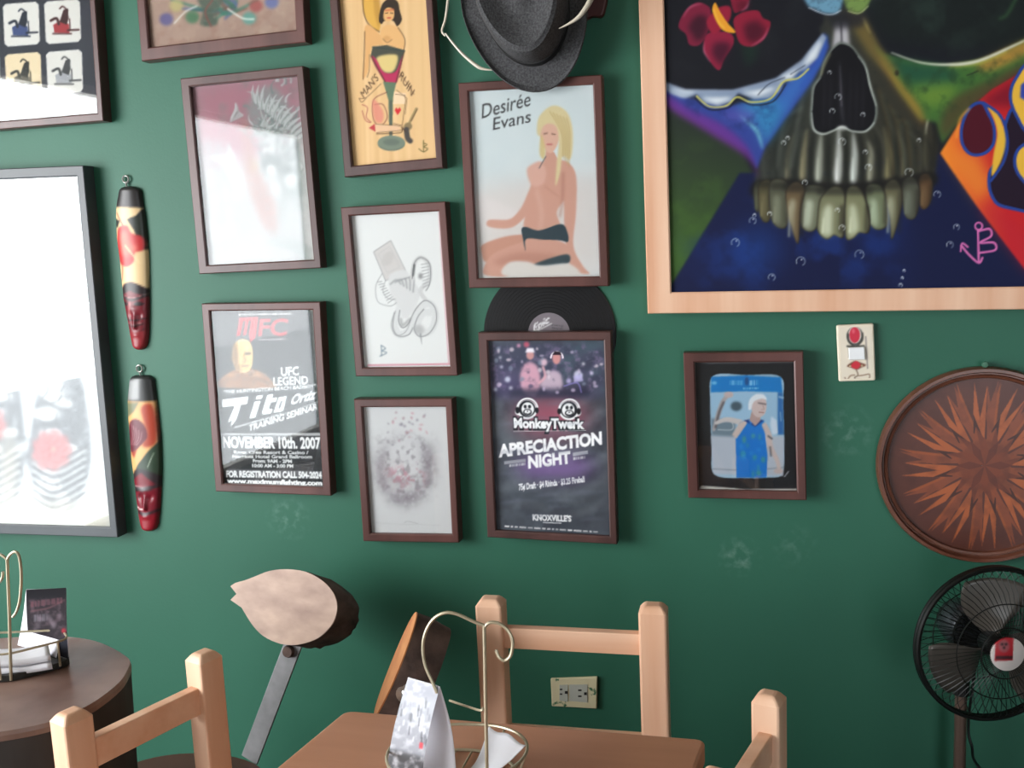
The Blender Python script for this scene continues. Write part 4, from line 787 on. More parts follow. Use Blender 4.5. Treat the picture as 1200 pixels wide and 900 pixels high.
# ------------------------------------------------------------------ vinyl record behind the party poster
c = aty(643.5, 391.5, -0.003); rt = thing('vinyl_record', (c[0], 0, c[2]-0.157), 'black vinyl record sticking up between two brown framed posters', 'record')
VIN = mat('black_vinyl', '#16171a', 0.28, 0, .3, 160, (1, 1, 1)); R0 = 0.157
prof = [(0.004, -0.0045), (R0-0.001, -0.0045), (R0, -0.0035), (R0, -0.0015), (R0-0.001, -0.001), (0.004, -0.001)]
mb = MB(); mb.lathe(prof+[prof[0]], (c[0], 0, c[2]), (0, 1, 0), 96); mb.f = [f for f in mb.f if len(f) == 4]
for k in range(13):
    r = 0.062+k*0.0072; q = np.linspace(0, 2*math.pi, 96, endpoint=False)
    mb.tube([(c[0]+r*math.cos(a), -0.0045, c[2]+r*math.sin(a)) for a in q], 0.0004, 4, True)
mb.build('disc', VIN, rt, True)
p = Paint(610, 360, 680, 425, (112, 104, 110)).crop(540, 320, 2.7286)
p.text('Epic', (232, 190), (282, 158), 26, (225, 225, 226), 0.02, 0.1); p.line([(228, 192), (288, 160)], 3, (222, 222, 222), 0.9)
for k in range(3): p.marks((290+k*2, 168+k*9), (330, 172+k*9), 4, (70, 66, 70), 6)
q = np.linspace(0, 2*math.pi, 49); rad = np.linspace(0.0035, 0.05, 30)
P = np.stack([np.stack([c[0]+r*np.cos(q), np.full_like(q, -0.0052), c[2]+r*np.sin(q)], -1) for r in rad])
grid_mesh('paper_label', P, p.sample(proj(P)), PRINT, rt, thick=(0, 0.0005, 0))

# ------------------------------------------------------------------ carved hangings
CARVED = art_mat('lacquered_wood', 0.38, 0.4)
def pendant(off, rows, painter, label, ring):
    rows = np.array(rows, float); ys = np.linspace(rows[0, 0], rows[-1, 0], 110)
    Lx = np.interp(ys, rows[:, 0], rows[:, 1]); Rx = np.interp(ys, rows[:, 0], rows[:, 2])
    end = np.minimum(1, np.minimum(ys-ys[0]+2, ys[-1]-ys+2)/14); dep = 0.017*np.sqrt(end)
    t = np.linspace(-1, 1, 29); K = 3.913
    A = np.zeros((110, 29, 3)); cl = np.zeros((110, 29, 3))
    for i, y in enumerate(ys):
        pl = aty(off[0]+Lx[i]/K, off[1]+y/K, -0.004); pr = aty(off[0]+Rx[i]/K, off[1]+y/K, -0.004)
        for j, s in enumerate(t):
            b = pl+(pr-pl)*(s+1)/2; d = 0.003+dep[i]*math.sqrt(max(0, 1-abs(s)**2.2))
            f = (y-rows[-1, 0]+270)/270          # carved face in the lower third
            if f > 0:
                d += 0.007*math.exp(-(s/0.16)**2)*(1 if 0.34 < f < 0.62 else 0)*min(1, (f-0.34)*5 if f > .34 else 0)
                d += 0.003*math.exp(-((f-0.3)/0.05)**2)*(1-abs(s)); d += 0.003*math.exp(-((f-0.74)/0.035)**2)*max(0, 1-(s/0.5)**2)
                d -= 0.004*math.exp(-((f-0.42)/0.05)**2)*math.exp(-((abs(s)-0.42)/0.2)**2)
            A[i, j] = (b[0], -d, b[2]); px = (off[0]+(Lx[i]+(Rx[i]-Lx[i])*(s+1)/2)/K, off[1]+y/K); cl[i, j] = painter.sample(np.array(px))
    base = A[-1, 14]; root = thing('carved_hanging', (base[0], 0, base[2]), label, 'wall carving', 'carved wooden face hangings')
    grid_mesh('carved_body', A, cl, CARVED, root, thick=(0, 0.002, 0), smooth=True)
    top = aty(off[0]+ring[0]/K, off[1]+ring[1]/K, -0.006); bot = aty(off[0]+ring[2]/K, off[1]+ring[3]/K, -0.006)
    mb = MB(); q = np.linspace(0, 2*math.pi, 20, endpoint=False)
    mb.tube([(top[0]+0.0085*math.sin(a), -0.006, top[2]+0.0085*math.cos(a)) for a in q], 0.0024, 8, True)
    mb.tube([(top[0], -0.006, top[2]-0.008), (bot[0], -0.006, bot[2]-0.012)], 0.0026, 8)
    mb.build('screw_eye', mat('steel', '#b8b8b4', 0.3, 0.9, .1), root, True)
p = Paint(125, 195, 190, 425, (44, 42, 42)).crop(120, 190, 3.913)
p.poly([(60, 205), (190, 210), (150, 270), (170, 310), (215, 380), (215, 580), (180, 560), (90, 590), (80, 480)], (214, 186, 140), 1, 2); p.poly([(64, 212), (190, 210), (165, 252), (110, 262)], (216, 188, 144), 1, 1); p.poly([(130, 262), (200, 232), (212, 400), (196, 400), (160, 310)], (38, 44, 38), 1, 2); p.poly([(60, 255), (95, 270), (80, 300), (60, 300)], (44, 46, 44), 1, 2)
p.poly([(78, 340), (90, 300), (130, 292), (150, 325), (196, 345), (200, 400), (165, 415), (160, 455), (130, 478), (95, 465), (74, 430)], (176, 46, 48), 1, 3, True); p.poly([(95, 330), (130, 310), (150, 370), (180, 390), (140, 430), (105, 420)], (214, 120, 96), 0.8, 10, True); p.line([(120, 380), (160, 430), (185, 460)], 6, (220, 196, 150), 0.9, 2); p.line([(75, 230), (110, 290)], 5, (120, 50, 46), 0.9, 1); p.line([(86, 440), (104, 480), (98, 540)], 5, (150, 60, 50), 0.9, 2)
p.poly([(88, 600), (110, 560), (150, 548), (200, 572), (216, 600), (216, 870), (100, 870)], (110, 30, 40), 1, 2); p.poly([(90, 610), (112, 562), (150, 550), (200, 574), (215, 610), (170, 600), (140, 590)], (36, 30, 32), 1, 2, True)
p.line([(100, 612), (150, 628), (214, 606)], 12, (40, 32, 34), 1, 2); p.line([(104, 606), (150, 620), (212, 600)], 3, (190, 160, 150), 0.7, 1); p.ell((118, 648), 15, 8, (24, 22, 24), 1, 1); p.ell((182, 648), 20, 9, (24, 22, 24), 1, 1)
p.line([(140, 640), (136, 700)], 8, (190, 130, 124), 0.8, 3); p.line([(118, 716), (160, 722), (206, 712)], 5, (34, 26, 28), 1, 1); p.line([(124, 740), (160, 746), (196, 738)], 9, (60, 26, 30), 1, 1); p.line([(126, 735), (160, 740), (192, 733)], 3, (200, 170, 160), 0.8, 1); p.line([(126, 770), (150, 780), (200, 764)], 4, (40, 28, 30), 1, 1); p.poly([(130, 776), (208, 770), (206, 862), (150, 862)], (140, 38, 44), 0.9, 4)
pendant((120, 190), [(112, 104, 150), (118, 88, 164), (130, 79, 178), (200, 66, 188), (250, 64, 197), (350, 68, 207), (450, 82, 212), (550, 91, 214), (620, 98, 215), (700, 114, 215), (800, 132, 212), (840, 142, 204), (852, 150, 197), (860, 164, 184)], p,
        'upper carved face hanging with black cap and red flower on cream', (107, 78, 112, 112))
p = Paint(140, 415, 195, 630, (40, 42, 42)).crop(120, 410, 3.913)
p.poly([(124, 138), (186, 128), (186, 225), (124, 230)], (150, 152, 152), 1, 5); p.poly([(110, 232), (250, 232), (262, 420), (180, 520), (160, 570), (130, 560)], (212, 164, 104), 1, 2)
p.poly([(115, 240), (185, 236), (160, 280), (120, 310)], (110, 112, 84), 1, 3); p.poly([(195, 260), (235, 245), (258, 330), (256, 420), (225, 440), (200, 430), (220, 380), (205, 320)], (160, 62, 42), 1, 5, True)
p.poly([(130, 345), (165, 312), (205, 335), (222, 390), (195, 430), (150, 468), (130, 440)], (96, 34, 46), 1, 2, True)
for k in range(5): p.line([(140+k*14, 330+k*10), (150+k*10, 380+k*6), (138+k*8, 430)], 4, (170, 130, 130), 0.7, 1)
p.poly([(140, 470), (175, 450), (160, 490)], (150, 60, 40), 1, 3); p.poly([(168, 540), (225, 460), (262, 425), (276, 430), (276, 580), (200, 560)], (44, 62, 46), 1, 3); p.line([(222, 530), (236, 490), (246, 466)], 4, (180, 190, 170), 0.8, 1)
p.poly([(140, 600), (170, 548), (230, 560), (275, 580), (270, 840), (150, 840)], (116, 24, 38), 1, 2); p.poly([(140, 600), (165, 545), (215, 546), (270, 575), (270, 620), (220, 580), (190, 560)], (40, 32, 36), 1, 3, True)
p.line([(150, 622), (195, 630), (268, 616)], 16, (44, 34, 38), 1, 2); p.line([(156, 618), (200, 622)], 4, (190, 180, 176), 0.8, 1); p.ell((168, 638), 12, 7, (20, 18, 20), 1, 1); p.line([(172, 668), (200, 640), (238, 636)], 5, (60, 24, 30), 0.8, 2)
p.line([(165, 712), (185, 722), (205, 720)], 7, (214, 196, 190), 1, 1); p.line([(168, 735), (210, 744), (258, 730)], 12, (44, 30, 34), 1, 2); p.poly([(176, 760), (260, 750), (252, 832), (186, 832)], (140, 22, 36), 0.9, 4); p.line([(205, 650), (200, 700), (220, 706)], 6, (90, 18, 30), 0.8, 3)
pendant((120, 410), [(116, 150, 212), (122, 136, 226), (135, 127, 238), (230, 117, 250), (300, 119, 258), (400, 127, 268), (500, 134, 272), (570, 144, 272), (650, 154, 268), (750, 167, 262), (800, 177, 255), (820, 186, 247), (829, 200, 232)], p,
        'lower carved face hanging with grey cap and red turtle on orange', (170, 86, 176, 116))

# ------------------------------------------------------------------ painted switch plate
c0 = [(980, 381), (1024, 379), (1026.5, 446), (983, 447.5)]
Q = quad_at(c0, -0.012); c = sum(Q)/4
rt = thing('switch_plate', ((Q[2]+Q[3])[0]/2, 0, Q[3][2]), 'small cream wall plate painted with red rosebud, near the skull painting', 'switch plate')
o = MB().prism(Q, (0, 0.011, 0)).build('plate', mat('cream_plastic', '#e4d9c4', 0.35, 0, .05), rt, False, 0.004, 3)
p = Paint(975, 374, 1032, 452, (222, 212, 194)).crop(970, 370, 10)
p.ell((318, 240), 98, 112, (70, 70, 66), 1, 4); p.ell((316, 225), 78, 100, (206, 198, 186), 1, 4); p.ell((316, 225), 62, 92, (196, 30, 58), 1, 4); p.ell((300, 180), 16, 30, (225, 120, 130), 0.7, 6); p.line([(225, 352), (320, 356), (420, 350)], 22, (44, 46, 42), 0.9, 4); p.line([(232, 210), (240, 290), (290, 340)], 22, (48, 48, 44), 0.9, 4); p.line([(402, 200), (400, 280), (350, 340)], 20, (56, 52, 46), 0.9, 4)
p.line([(440, 240), (450, 420), (462, 612)], 13, (120, 110, 110), 0.9, 3); p.line([(236, 380), (238, 490)], 10, (120, 116, 112), 0.8, 3); p.poly([(225, 590), (280, 545), (330, 528), (390, 550), (450, 578), (390, 610), (340, 632), (280, 612)], (110, 66, 50), 1, 4, True); p.poly([(270, 590), (330, 530), (385, 575), (340, 625)], (196, 32, 50), 1, 4, True); p.ell((262, 592), 14, 11, (206, 190, 150), 0.9, 3); p.ell((400, 586), 14, 11, (206, 190, 150), 0.9, 3)
p.line([(330, 630), (350, 690), (310, 720), (330, 750)], 14, (110, 90, 70), 0.9, 3); p.line([(195, 720), (220, 750), (260, 700), (310, 690)], 12, (120, 90, 66), 0.9, 3); p.line([(360, 700), (420, 690), (480, 680), (486, 720), (466, 745)], 12, (120, 90, 66), 0.9, 3); p.line([(300, 740), (360, 735), (440, 750)], 8, (150, 130, 110), 0.7, 3)
u, v = uv(42, 64); A = lerp_quad(shift(inset(Q, 0.006), -0.0123), u, v); grid_mesh('painted_ornament', A, p.sample(proj(A)), art_mat('glazed_paint', 0.3), rt, thick=(0, 0.0006, 0))
S = quad_at([(994.5, 407.5), (1013, 406.5), (1014, 421.5), (995, 422)], -0.017); MB().prism(S, (0, 0.006, 0)).build('switch_rocker', mat('white_plastic', '#e6e8ea', 0.3, 0, .03), rt, False, 0.0015)

# ------------------------------------------------------------------ round inlaid board
CX, CY = 1151.5, 546.5
c = aty(CX, CY, -0.02); rad = abs(aty(CX, 432, -0.02)[2]-aty(CX, 661, -0.02)[2])/2
rt = thing('round_board', (c[0], 0, c[2]-rad), 'round inlaid wooden board with a many-pointed star, hung at right edge', 'wall decoration')
RIM = mat('rosewood_rim', '#6b4030', 0.3, 0, .3, 8, (3, 3, 3))
prof = [(rad*.885, -0.012), (rad*.895, -0.020), (rad*.92, -0.022), (rad*.93, -0.018), (rad*.94, -0.018), (rad*.955, -0.027), (rad*.985, -0.027), (rad, -0.02), (rad, -0.002), (rad*.885, -0.002)]
mb = MB(); mb.lathe(prof+[prof[0]], (c[0], 0, c[2]), (0, 1, 0), 96); mb.f = [f for f in mb.f if len(f) == 4]; mb.build('rim', RIM, rt, True)
p = Paint(1030, 425, 1275, 670, (82, 44, 35), 2.0).crop(1000, 400, 3.215)
p.noise(70, 0.5, (90, 48, 36), seed=101)
sc = np.array([495., 468.]); NN = 12
def pol(r, a): return tuple(sc+r*np.array([math.cos(a), math.sin(a)]))
OR, BR, DK = (164, 86, 46), (128, 66, 42), (56, 29, 25)
for k in range(NN):
    a = math.radians(15+k*30)
    p.poly([pol(330, a-0.07), pol(150, a-0.20), pol(100, a), pol(150, a+0.02)], (152, 78, 40), 0.9); p.poly([pol(318, a+0.14), pol(160, a-0.02), pol(120, a+0.02), pol(180, a+0.16)], OR)
    p.poly([pol(325, a-0.10), pol(190, a-0.24), pol(130, a-0.16), pol(110, a)], BR)
for k in range(NN):
    a = math.radians(2+k*30)
    p.poly([pol(305, a), pol(150, a-0.20), pol(95, a-0.05)], OR); p.poly([pol(305, a), pol(150, a+0.20), pol(95, a+0.05)], BR); p.poly([pol(200, a+0.27), pol(130, a+0.16), pol(105, a+0.27), pol(130, a+0.36)], DK, 0.9)
for k in range(NN):
    a = math.radians(17+k*30); p.poly([pol(150, a), pol(96, a-0.26), pol(40, a), pol(96, a+0.26)], (132, 66, 38), 0.95); p.poly([pol(150, a), pol(96, a+0.26), pol(40, a)], (104, 50, 32), 0.9)
p.ell(tuple(sc), 96, 96, (112, 54, 32), 0.85, 4)
for k in range(NN): a = math.radians(k*30); p.poly([pol(108, a), pol(60, a-0.26), (sc[0], sc[1]), pol(60, a+0.26)], (116, 54, 30) if k % 2 else (96, 44, 28), 0.9)
p.noise(40, 0.25, (60, 30, 24), seed=103)
q = np.linspace(0, 2*math.pi, 541); rads = np.linspace(0.001, rad*.90, 130)
P = np.stack([np.stack([c[0]+r*np.cos(q), np.full_like(q, -0.013), c[2]+r*np.sin(q)], -1) for r in rads])
grid_mesh('inlaid_panel', P, p.sample(proj(P)), art_mat('varnished_inlay', 0.35, 0.4), rt, thick=(0, 0.008, 0))
npos = aty(1154, 427, -0.015); MB().tube([(npos[0], 0.0, npos[2]), (npos[0], -0.02, npos[2])], 0.003, 8).lathe([(0.0005, -0.004), (0.007, -0.002), (0.006, 0.002), (0.0005, 0.003)], (npos[0], -0.02, npos[2]), (0, -1, 0), 12).build('nail', mat('painted_nail', '#3f6b56', 0.5), None, True)
tag(bpy.data.objects['nail'], 'green painted nail above the round star board', 'nail')

# ------------------------------------------------------------------ hat and antlers
pc = aty(628, -60, 0)
rt = thing('mounted_antlers', (pc[0], 0, pc[2]-0.1), 'thin pale curved antlers on a dark red plaque behind the hat', 'antlers')
PLQ = [aty(x, y, 0) for x, y in crom([(600, -120), (660, -125), (712, -60), (710, 15), (690, 24), (640, 60), (596, 10), (570, -50)], 6, True)]
MB().prism([np.array([q[0], -0.001, q[2]]) for q in PLQ], (0, -0.022, 0)).build('plaque', mat('dark_red_wood', '#4a1c1c', 0.5, 0, .3, 12), rt, False, 0.004)
HORN = mat('pale_horn', '#cfc6b4', 0.35, 0, .15, 20)
def pxpath(pts, ys): return [aty(x, y, yy) for (x, y), yy in zip(pts, ys)]
A1 = crom(pxpath([(610, -40), (570, -70), (530, -40), (525, 0), (522, 22), (518, 36), (522, 42)], [-.02, -.05, -.07, -.07, -.07, -.07, -.07]), 6)
A2 = crom(pxpath([(522, 39), (532, 52), (545, 66), (560, 78), (568, 81), (577, 82)], [-.07]*6), 6)
mb = MB(); mb.tube(A1, np.interp(np.linspace(0, 1, len(A1)), [0, .5, 1], [.006, .003, .0022]), 8); mb.tube(A2, np.interp(np.linspace(0, 1, len(A2)), [0, .6, 1], [.0018, .0042, .0012]), 8); mb.build('antler', HORN, rt, True)
A3 = crom(pxpath([(690, -60), (700, -25), (692, 0), (680, 18), (668, 27), (655, 33.5)], [-.02, -.12, -.16, -.17, -.17, -.17]), 6)
MB().tube(A3, np.interp(np.linspace(0, 1, len(A3)), [0, .5, 1], [.007, .0055, .0008]), 10).build('antler', HORN, rt, True)
hc = aty(618, 2, -0.055); th = math.radians(10)
HU, HV = np.array([math.cos(th), 0, math.sin(th)]), np.array([-math.sin(th), 0, math.cos(th)])
rt = thing('hat', (hc[0], 0, hc[2]-0.18), 'black felt fedora hat hung with its crown facing out, above the pin-up poster', 'hat')
FELT = mat('black_felt', '#4a4a4c', 0.8, 0, .5, 260, bump=0.3, color2='#202022', detail=8)
ba, bb = 0.137, 0.192
def hatring(r, h, fn=None):
    out = []
    for q in np.linspace(0, 2*math.pi, 64, endpoint=False):
        x, y = math.cos(q)*ba*r, math.sin(q)*bb*r; hh = h(q) if callable(h) else h
        tap = 1-0.18*min(1, max(0, hh)/0.1)*(math.sin(q) < 0)*abs(math.sin(q))
        out.append(hc+HU*x*tap+HV*y-np.array([0, 1, 0])*hh)
    return out
curl = lambda a: (lambda q: a*abs(math.cos(q))**1.5)
R = [hatring(1.0, lambda q: .006+.034*abs(math.cos(q))**1.5), hatring(1.012, lambda q: .003+.034*abs(math.cos(q))**1.5), hatring(1.0, lambda q: .034*abs(math.cos(q))**1.5)]
R = R[::-1]; R += [hatring(.88, curl(.012)), hatring(.76, 0.002), hatring(.72, .006), hatring(.705, .03), hatring(.69, .06), hatring(.675, .085), hatring(.645, .098), hatring(.59, .102), hatring(.48, lambda q: .094), hatring(.34, lambda q: .082), hatring(.2, .080), hatring(.1, .086), hatring(.01, .088)]
mb = MB(); mb.loft(R, True); mb.build('felt_body', FELT, rt, True)
bm_ = MB(); rb = [hatring(.723, .006), hatring(.728, .008), hatring(.718, .032), hatring(.70, .032)]; bm_.loft(rb, False).build('hat_band', mat('black_ribbon', '#141414', 0.45, 0, .2, 40), rt, True)
hk = MB(); hk.tube([(hc[0], -0.001, hc[2]), (hc[0], -0.06, hc[2])], 0.006, 10); hk.build('hook', mat('steel', '#b8b8b4', 0.3, 0.9), rt, True)

# ------------------------------------------------------------------ wall outlet
Q = quad_at([(645, 795.5), (700, 793.5), (699.5, 831), (646.5, 828)], -0.009)
rt = thing('wall_outlet', ((Q[2]+Q[3])[0]/2, 0, min(Q[2][2], Q[3][2])), 'cream double power outlet with green paint smears, low on the wall', 'power outlet')
m = mat('paint_smeared_plate', '#d2c8a4', 0.45, 0, 0, 30, color2='#2e6648'); e = m.node_tree.nodes['Color Ramp'].color_ramp.elements if 'Color Ramp' in m.node_tree.nodes else [n for n in m.node_tree.nodes if n.type == 'VALTORGB'][0].color_ramp.elements
e[0].position = 0.36; e[1].position = 0.40
MB().prism(Q, (0, 0.0085, 0)).build('cover_plate', m, rt, False, 0.003, 3)
for i, (a, b) in enumerate(((655.5, 665.5), (667, 688.5))):
    q = quad_at([(a, 803-i*.5), (b, 802.5-i*.2), (b, 822.5+i), (a, 821+i*.5)], -0.0105); MB().prism(q, (0, 0.003, 0)).build('socket', mat('grey_socket', '#b4b6ac', 0.4, 0, .05), rt, False, 0.0006)
socks = [o for o in rt.children if o.name.startswith('socket')]
for k, (x, y, w_, h_) in enumerate(((657.5, 808, 3, 1.6), (657.5, 813.5, 3, 1.6), (663.5, 811.5, 3.2, 3.2), (679.5, 809, 4, 1.7), (679.5, 816, 4, 1.7), (686, 813, 3.2, 3.2))):
    MB().prism(quad_at([(x-w_/2, y-h_/2), (x+w_/2, y-h_/2), (x+w_/2, y+h_/2), (x-w_/2, y+h_/2)], -0.0109), (0, 0.0012, 0)).build('slot', mat('dark_slots', '#141414', 0.6), socks[k//3])

# ------------------------------------------------------------------ pine table
TZ = 0.74
TC = [atz(405, 832, TZ), atz(828, 866, TZ)]
BLc, BRc = TC[0], TC[1]; FL, FR = BLc+np.array([-0.09, -0.56, 0]), BRc+np.array([-0.075, -0.56, 0])
cen = (BLc+BRc+FL+FR)/4
TABLEWOOD = wood_mat('varnished_table_pine', '#c38d6f', '#a87558', 0, 6, 0.38, 10)
rt = thing('dining_table', (cen[0], cen[1], 0), 'varnished pine table in the foreground carrying the wire caddy and white card', 'table')
def rounded(corners, r, n=5):
    out = []; N = len(corners)
    for i in range(N):
        p0, p1, p2 = (np.asarray(corners[(i+k) % N], float) for k in (-1, 0, 1))
        a = p1+(p0-p1)/np.linalg.norm(p0-p1)*r; b = p1+(p2-p1)/np.linalg.norm(p2-p1)*r
        for t in np.linspace(0, 1, n): out.append((1-t)**2*a+2*t*(1-t)*p1+t*t*b)
    return out
MB().prism(rounded([FL, FR, BRc, BLc], 0.018), (0, 0, -0.034)).build('tabletop', TABLEWOOD, rt, False, 0.005, 3)
ux = (BRc-BLc)/np.linalg.norm(BRc-BLc); uy = (FL-BLc)/np.linalg.norm(FL-BLc)
cs = [BLc+ux*.05+uy*.05, BRc-ux*.05+uy*.05, FR-ux*.05-uy*.05, FL+ux*.05-uy*.05]
for q in cs: MB().box((q[0], q[1], 0.353), (0.05, 0.05, 0.706), ux, uy).build('leg', PINE, rt, False, 0.004)
mb = MB()
for i in range(4):
    a, b = cs[i], cs[(i+1) % 4]; d = (b-a); l = np.linalg.norm(d); d /= l; n = np.array([-d[1], d[0], 0]); mm = (a+b)/2
    mb.box((mm[0], mm[1], 0.665), (l-0.05, 0.02, 0.07), d, n)
mb.build('apron', PINE_X, rt, False, 0.002)

# ------------------------------------------------------------------ pine chairs
def chair(A, B, fwd_sign, label, zt, depth=0.33, pw=0.052, pd=0.048, rail=(0.69, 0.733), drop=0.0, lower=True):
    """A, B: back post centres on the floor; seat on the side fwd_sign of A->B"""
    A, B = np.array([*A, 0.0]), np.array([*B, 0.0]); X = (B-A)/np.linalg.norm(B-A); Wd = np.linalg.norm(B-A)
    F = np.array([-X[1], X[0], 0])*fwd_sign; Zv = np.array([0, 0, 1.0]); mid = (A+B)/2
    rt = thing('pine_chair', mid, label, 'chair', 'pine chairs at the table')
    for q in (A, B):
        mb = MB(); ch = 0.011; rings = []
        for z, k in ((0.0, 0), (zt-0.013, 0), (zt-0.005, 0.006), (zt, ch)):
            hx, hy = pw/2-k, pd/2-k; rings.append([q+X*a*hx+F*b*hy+Zv*z for a, b in ((-1, -1), (1, -1), (1, 1), (-1, 1))])
        mb.loft(rings).build('back_post', PINE, rt, False, 0.004, 2)
    MB().box(mid+Zv*(rail[0]+rail[1])/2, (Wd-pw+0.004, 0.022, rail[1]-rail[0]), X, F).build('top_rail', PINE_X, rt, False, 0.002)
    if lower: MB().box(mid+Zv*0.50, (Wd-pw+0.004, 0.022, 0.045), X, F).build('lower_rail', PINE_X, rt, False, 0.002)
    MB().box(mid+F*(pd/2+depth/2+0.001)+Zv*0.43, (Wd+pw, depth, 0.025), X, F).build('seat', PINE_X, rt, False, 0.005)
    for s in (-1, 1):
        MB().box(mid+X*s*Wd/2+F*(pd/2+depth-0.03)+Zv*0.2085, (0.042, 0.042, 0.417), X, F).build('front_leg', PINE, rt, False, 0.003)
        MB().box(mid+X*s*Wd/2+F*(pd/2+(depth-0.05)/2)+Zv*0.22, (0.022, depth-0.05, 0.035), X, F).build('side_stretcher', PINE_X, rt, False, 0.002)
    MB().box(mid+F*(pd/2+depth-0.03)+Zv*0.39, (Wd-0.042, 0.02, 0.05), X, F).build('front_rail', PINE_X, rt, False, 0.002)
    return rt
chair((-0.5275, -0.41), (-0.2025, -0.405), -1, 'pine chair behind the table, its back against the green wall', 0.795, pw=0.054, pd=0.05, rail=(0.692, 0.735))
chair((-1.073, -0.972), (-0.983, -0.729), -1, 'pine chair at left of the table, beside the stump table', 0.79, depth=0.30, pw=0.05, pd=0.046, rail=(0.681, 0.731))
chair((0.011, -0.742), (-0.061, -0.985), 1, 'pine chair at the right table corner, only one post showing', 0.79, depth=0.33, pw=0.045, pd=0.045, rail=(0.685, 0.733))

# ------------------------------------------------------------------ stump table
RO = [atz(a, b, .745)[:2] for a, b in ((0, 858), (52, 848), (86, 835), (112, 822), (140, 800), (150, 785), (153, 774), (144, 766), (130, 758), (112, 751), (86, 746.5), (50, 745), (0, 747.5))]
ex = [(-1.60, -0.66), (-1.66, -0.74), (-1.68, -0.84), (-1.63, -0.95), (-1.52, -1.03), (-1.38, -1.04), (-1.28, -1.01)]
OUT = crom(list(RO)+ex, 4, True); cc = OUT.mean(0)
rt = thing('stump_table', (cc[0], cc[1], 0), 'thick dark tree stump table at the left edge', 'table')
def stump_ring(k, z, seed=None):
    r_ = np.random.default_rng(seed) if seed else None
    return [np.array([*(cc+(q-cc)*(k+(r_.normal()*0.008 if r_ else 0))), z]) for q in OUT]
BARK = mat('dark_bark', '#3a3430', 0.8, 0, .5, 14, (1, 1, .25), 0.6, '#211d1b')
MB().loft([stump_ring(.955, 0.0, 3), stump_ring(.95, .2, 4), stump_ring(.955, .4, 5), stump_ring(.965, .55, 6), stump_ring(.985, .66), stump_ring(.995, .72), stump_ring(1.0, .728)]).build('trunk', BARK, rt, True)
TOPW = mat('worn_tabletop', '#8d7468', 0.42, 0, .4, 6, (1, 1, 1), 0.05, '#5e4238')
MB().loft([stump_ring(1.0, .7285), stump_ring(1.003, .738), stump_ring(.994, .745)]).build('tabletop', TOPW, rt, False)

# ------------------------------------------------------------------ log stools with metal back bars
SLICE = mat('pale_log_face', '#bba08e', 0.6, 0, .2, 7, (1.5, 1.5, 3), 0.05, '#8f7468')
SLICE2 = mat('orange_log_face', '#bd8350', 0.6, 0, .2, 9, (1.5, 1.5, 3), 0.05, '#a4653c')
LBARK = mat('log_bark', '#6a564e', 0.85, 0, .4, 22, bump=0.9, color2='#392c28')
STEEL = mat('grey_flat_bar', '#8f8f90', 0.45, 0.6, .25, 30, (1, 1, 1))
SEATW = mat('log_seat_top', '#54382c', 0.6, 0, .3, 6, color2='#402a22')
def log_stool(label, seatc, sr, face, ext, bar0, bar1, bw, bn, facemat):
    rt = thing('log_stool', (seatc[0], seatc[1], 0), label, 'stool', 'log stools with bar backs')
    ell_ = lambda k, z: [np.array([seatc[0]+sr[0]*k*(1+.03*math.sin(3*a))*math.cos(a), seatc[1]+sr[1]*k*(1+.03*math.sin(3*a))*math.sin(a), z]) for a in np.linspace(0, 2*math.pi, 40, endpoint=False)]
    MB().loft([ell_(.97, 0), ell_(.93, .1), ell_(.96, .2), ell_(1, .285)]).build('stump_base', LBARK, rt, True)
    MB().loft([ell_(1, .2855), ell_(1, .295), ell_(.98, .30)]).build('seat', SEATW, rt)
    bar0, bar1 = np.array(bar0), np.array(bar1); Zd = bar1-bar0; l = np.linalg.norm(Zd); Zd /= l
    Y = np.array(bn, float); Y -= Zd*(Y@Zd); Y /= np.linalg.norm(Y); X = np.cross(Y, Zd)
    MB().box((bar0+bar1)/2, (bw, 0.006, l), X, Y, Zd).build('back_bar', STEEL, rt, False, 0.0015)
    face = [np.asarray(q, float) for q in face]; ext = np.asarray(ext, float); ce = sum(face)/len(face); r_ = np.random.default_rng(5); n = len(face)
    ring = lambda k, t, j: [ce+(q-ce)*(k+r_.normal()*j)+ext*t for q in face]
    bk = MB().loft([ring(.995, .03, 0), ring(1.0, .12, .012), ring(.985, .4, .02), ring(.97, .75, .02), ring(.93, 1.0, .01)]).build('back_log', LBARK, rt, True)
    en = MB().loft([ring(1.0, .035, 0), ring(1.0, .0, 0)]); en.build('cut_face', facemat, rt)
    return rt
# first: face outline read on its own plane, leaning back
F0 = [(270, 687), (276, 683), (287, 680), (300, 675), (316, 669), (336, 667), (358, 670), (377, 680), (390, 694), (395, 710), (392, 726), (384, 738), (372, 748), (356, 754), (340, 756), (324, 753), (308, 745), (297, 734), (289, 722), (283, 712), (277, 707), (270, 703), (277, 696)]
nrm = np.array([-0.18, -0.95, 0.27]); nrm /= np.linalg.norm(nrm); pc = aty(335, 712, -0.235)
def on_plane(px, py, pt, n):
    v = ray(px, py); return CAMP+v*((pt-CAMP)@n)/(v@n)
face = [on_plane(x, y, pc, nrm) for x, y in crom(F0[:-3], 3)]+[on_plane(x, y, pc, nrm) for x, y in F0[-2:]]
bz = atz(292.5, 890.5, 0.302); bt = aty(345, 752, -0.225)
s1 = log_stool('log stool with wide pale oval back slice on a steel bar, by the stump table', (-1.29, -0.40), (0.20, 0.158), face, -nrm*0.085+np.array([0.012, 0, -0.022]), bz, bt, 0.047, (-0.1, -1, 0.2), SLICE)
cbk = aty(339, 763, -0.232)
MB().lathe([(0.002, 0), (0.014, 0), (0.015, .004), (0.012, .012), (0.002, .012)], cbk, (0, -1, .2), 16).build('bolt', LBARK, s1, True)
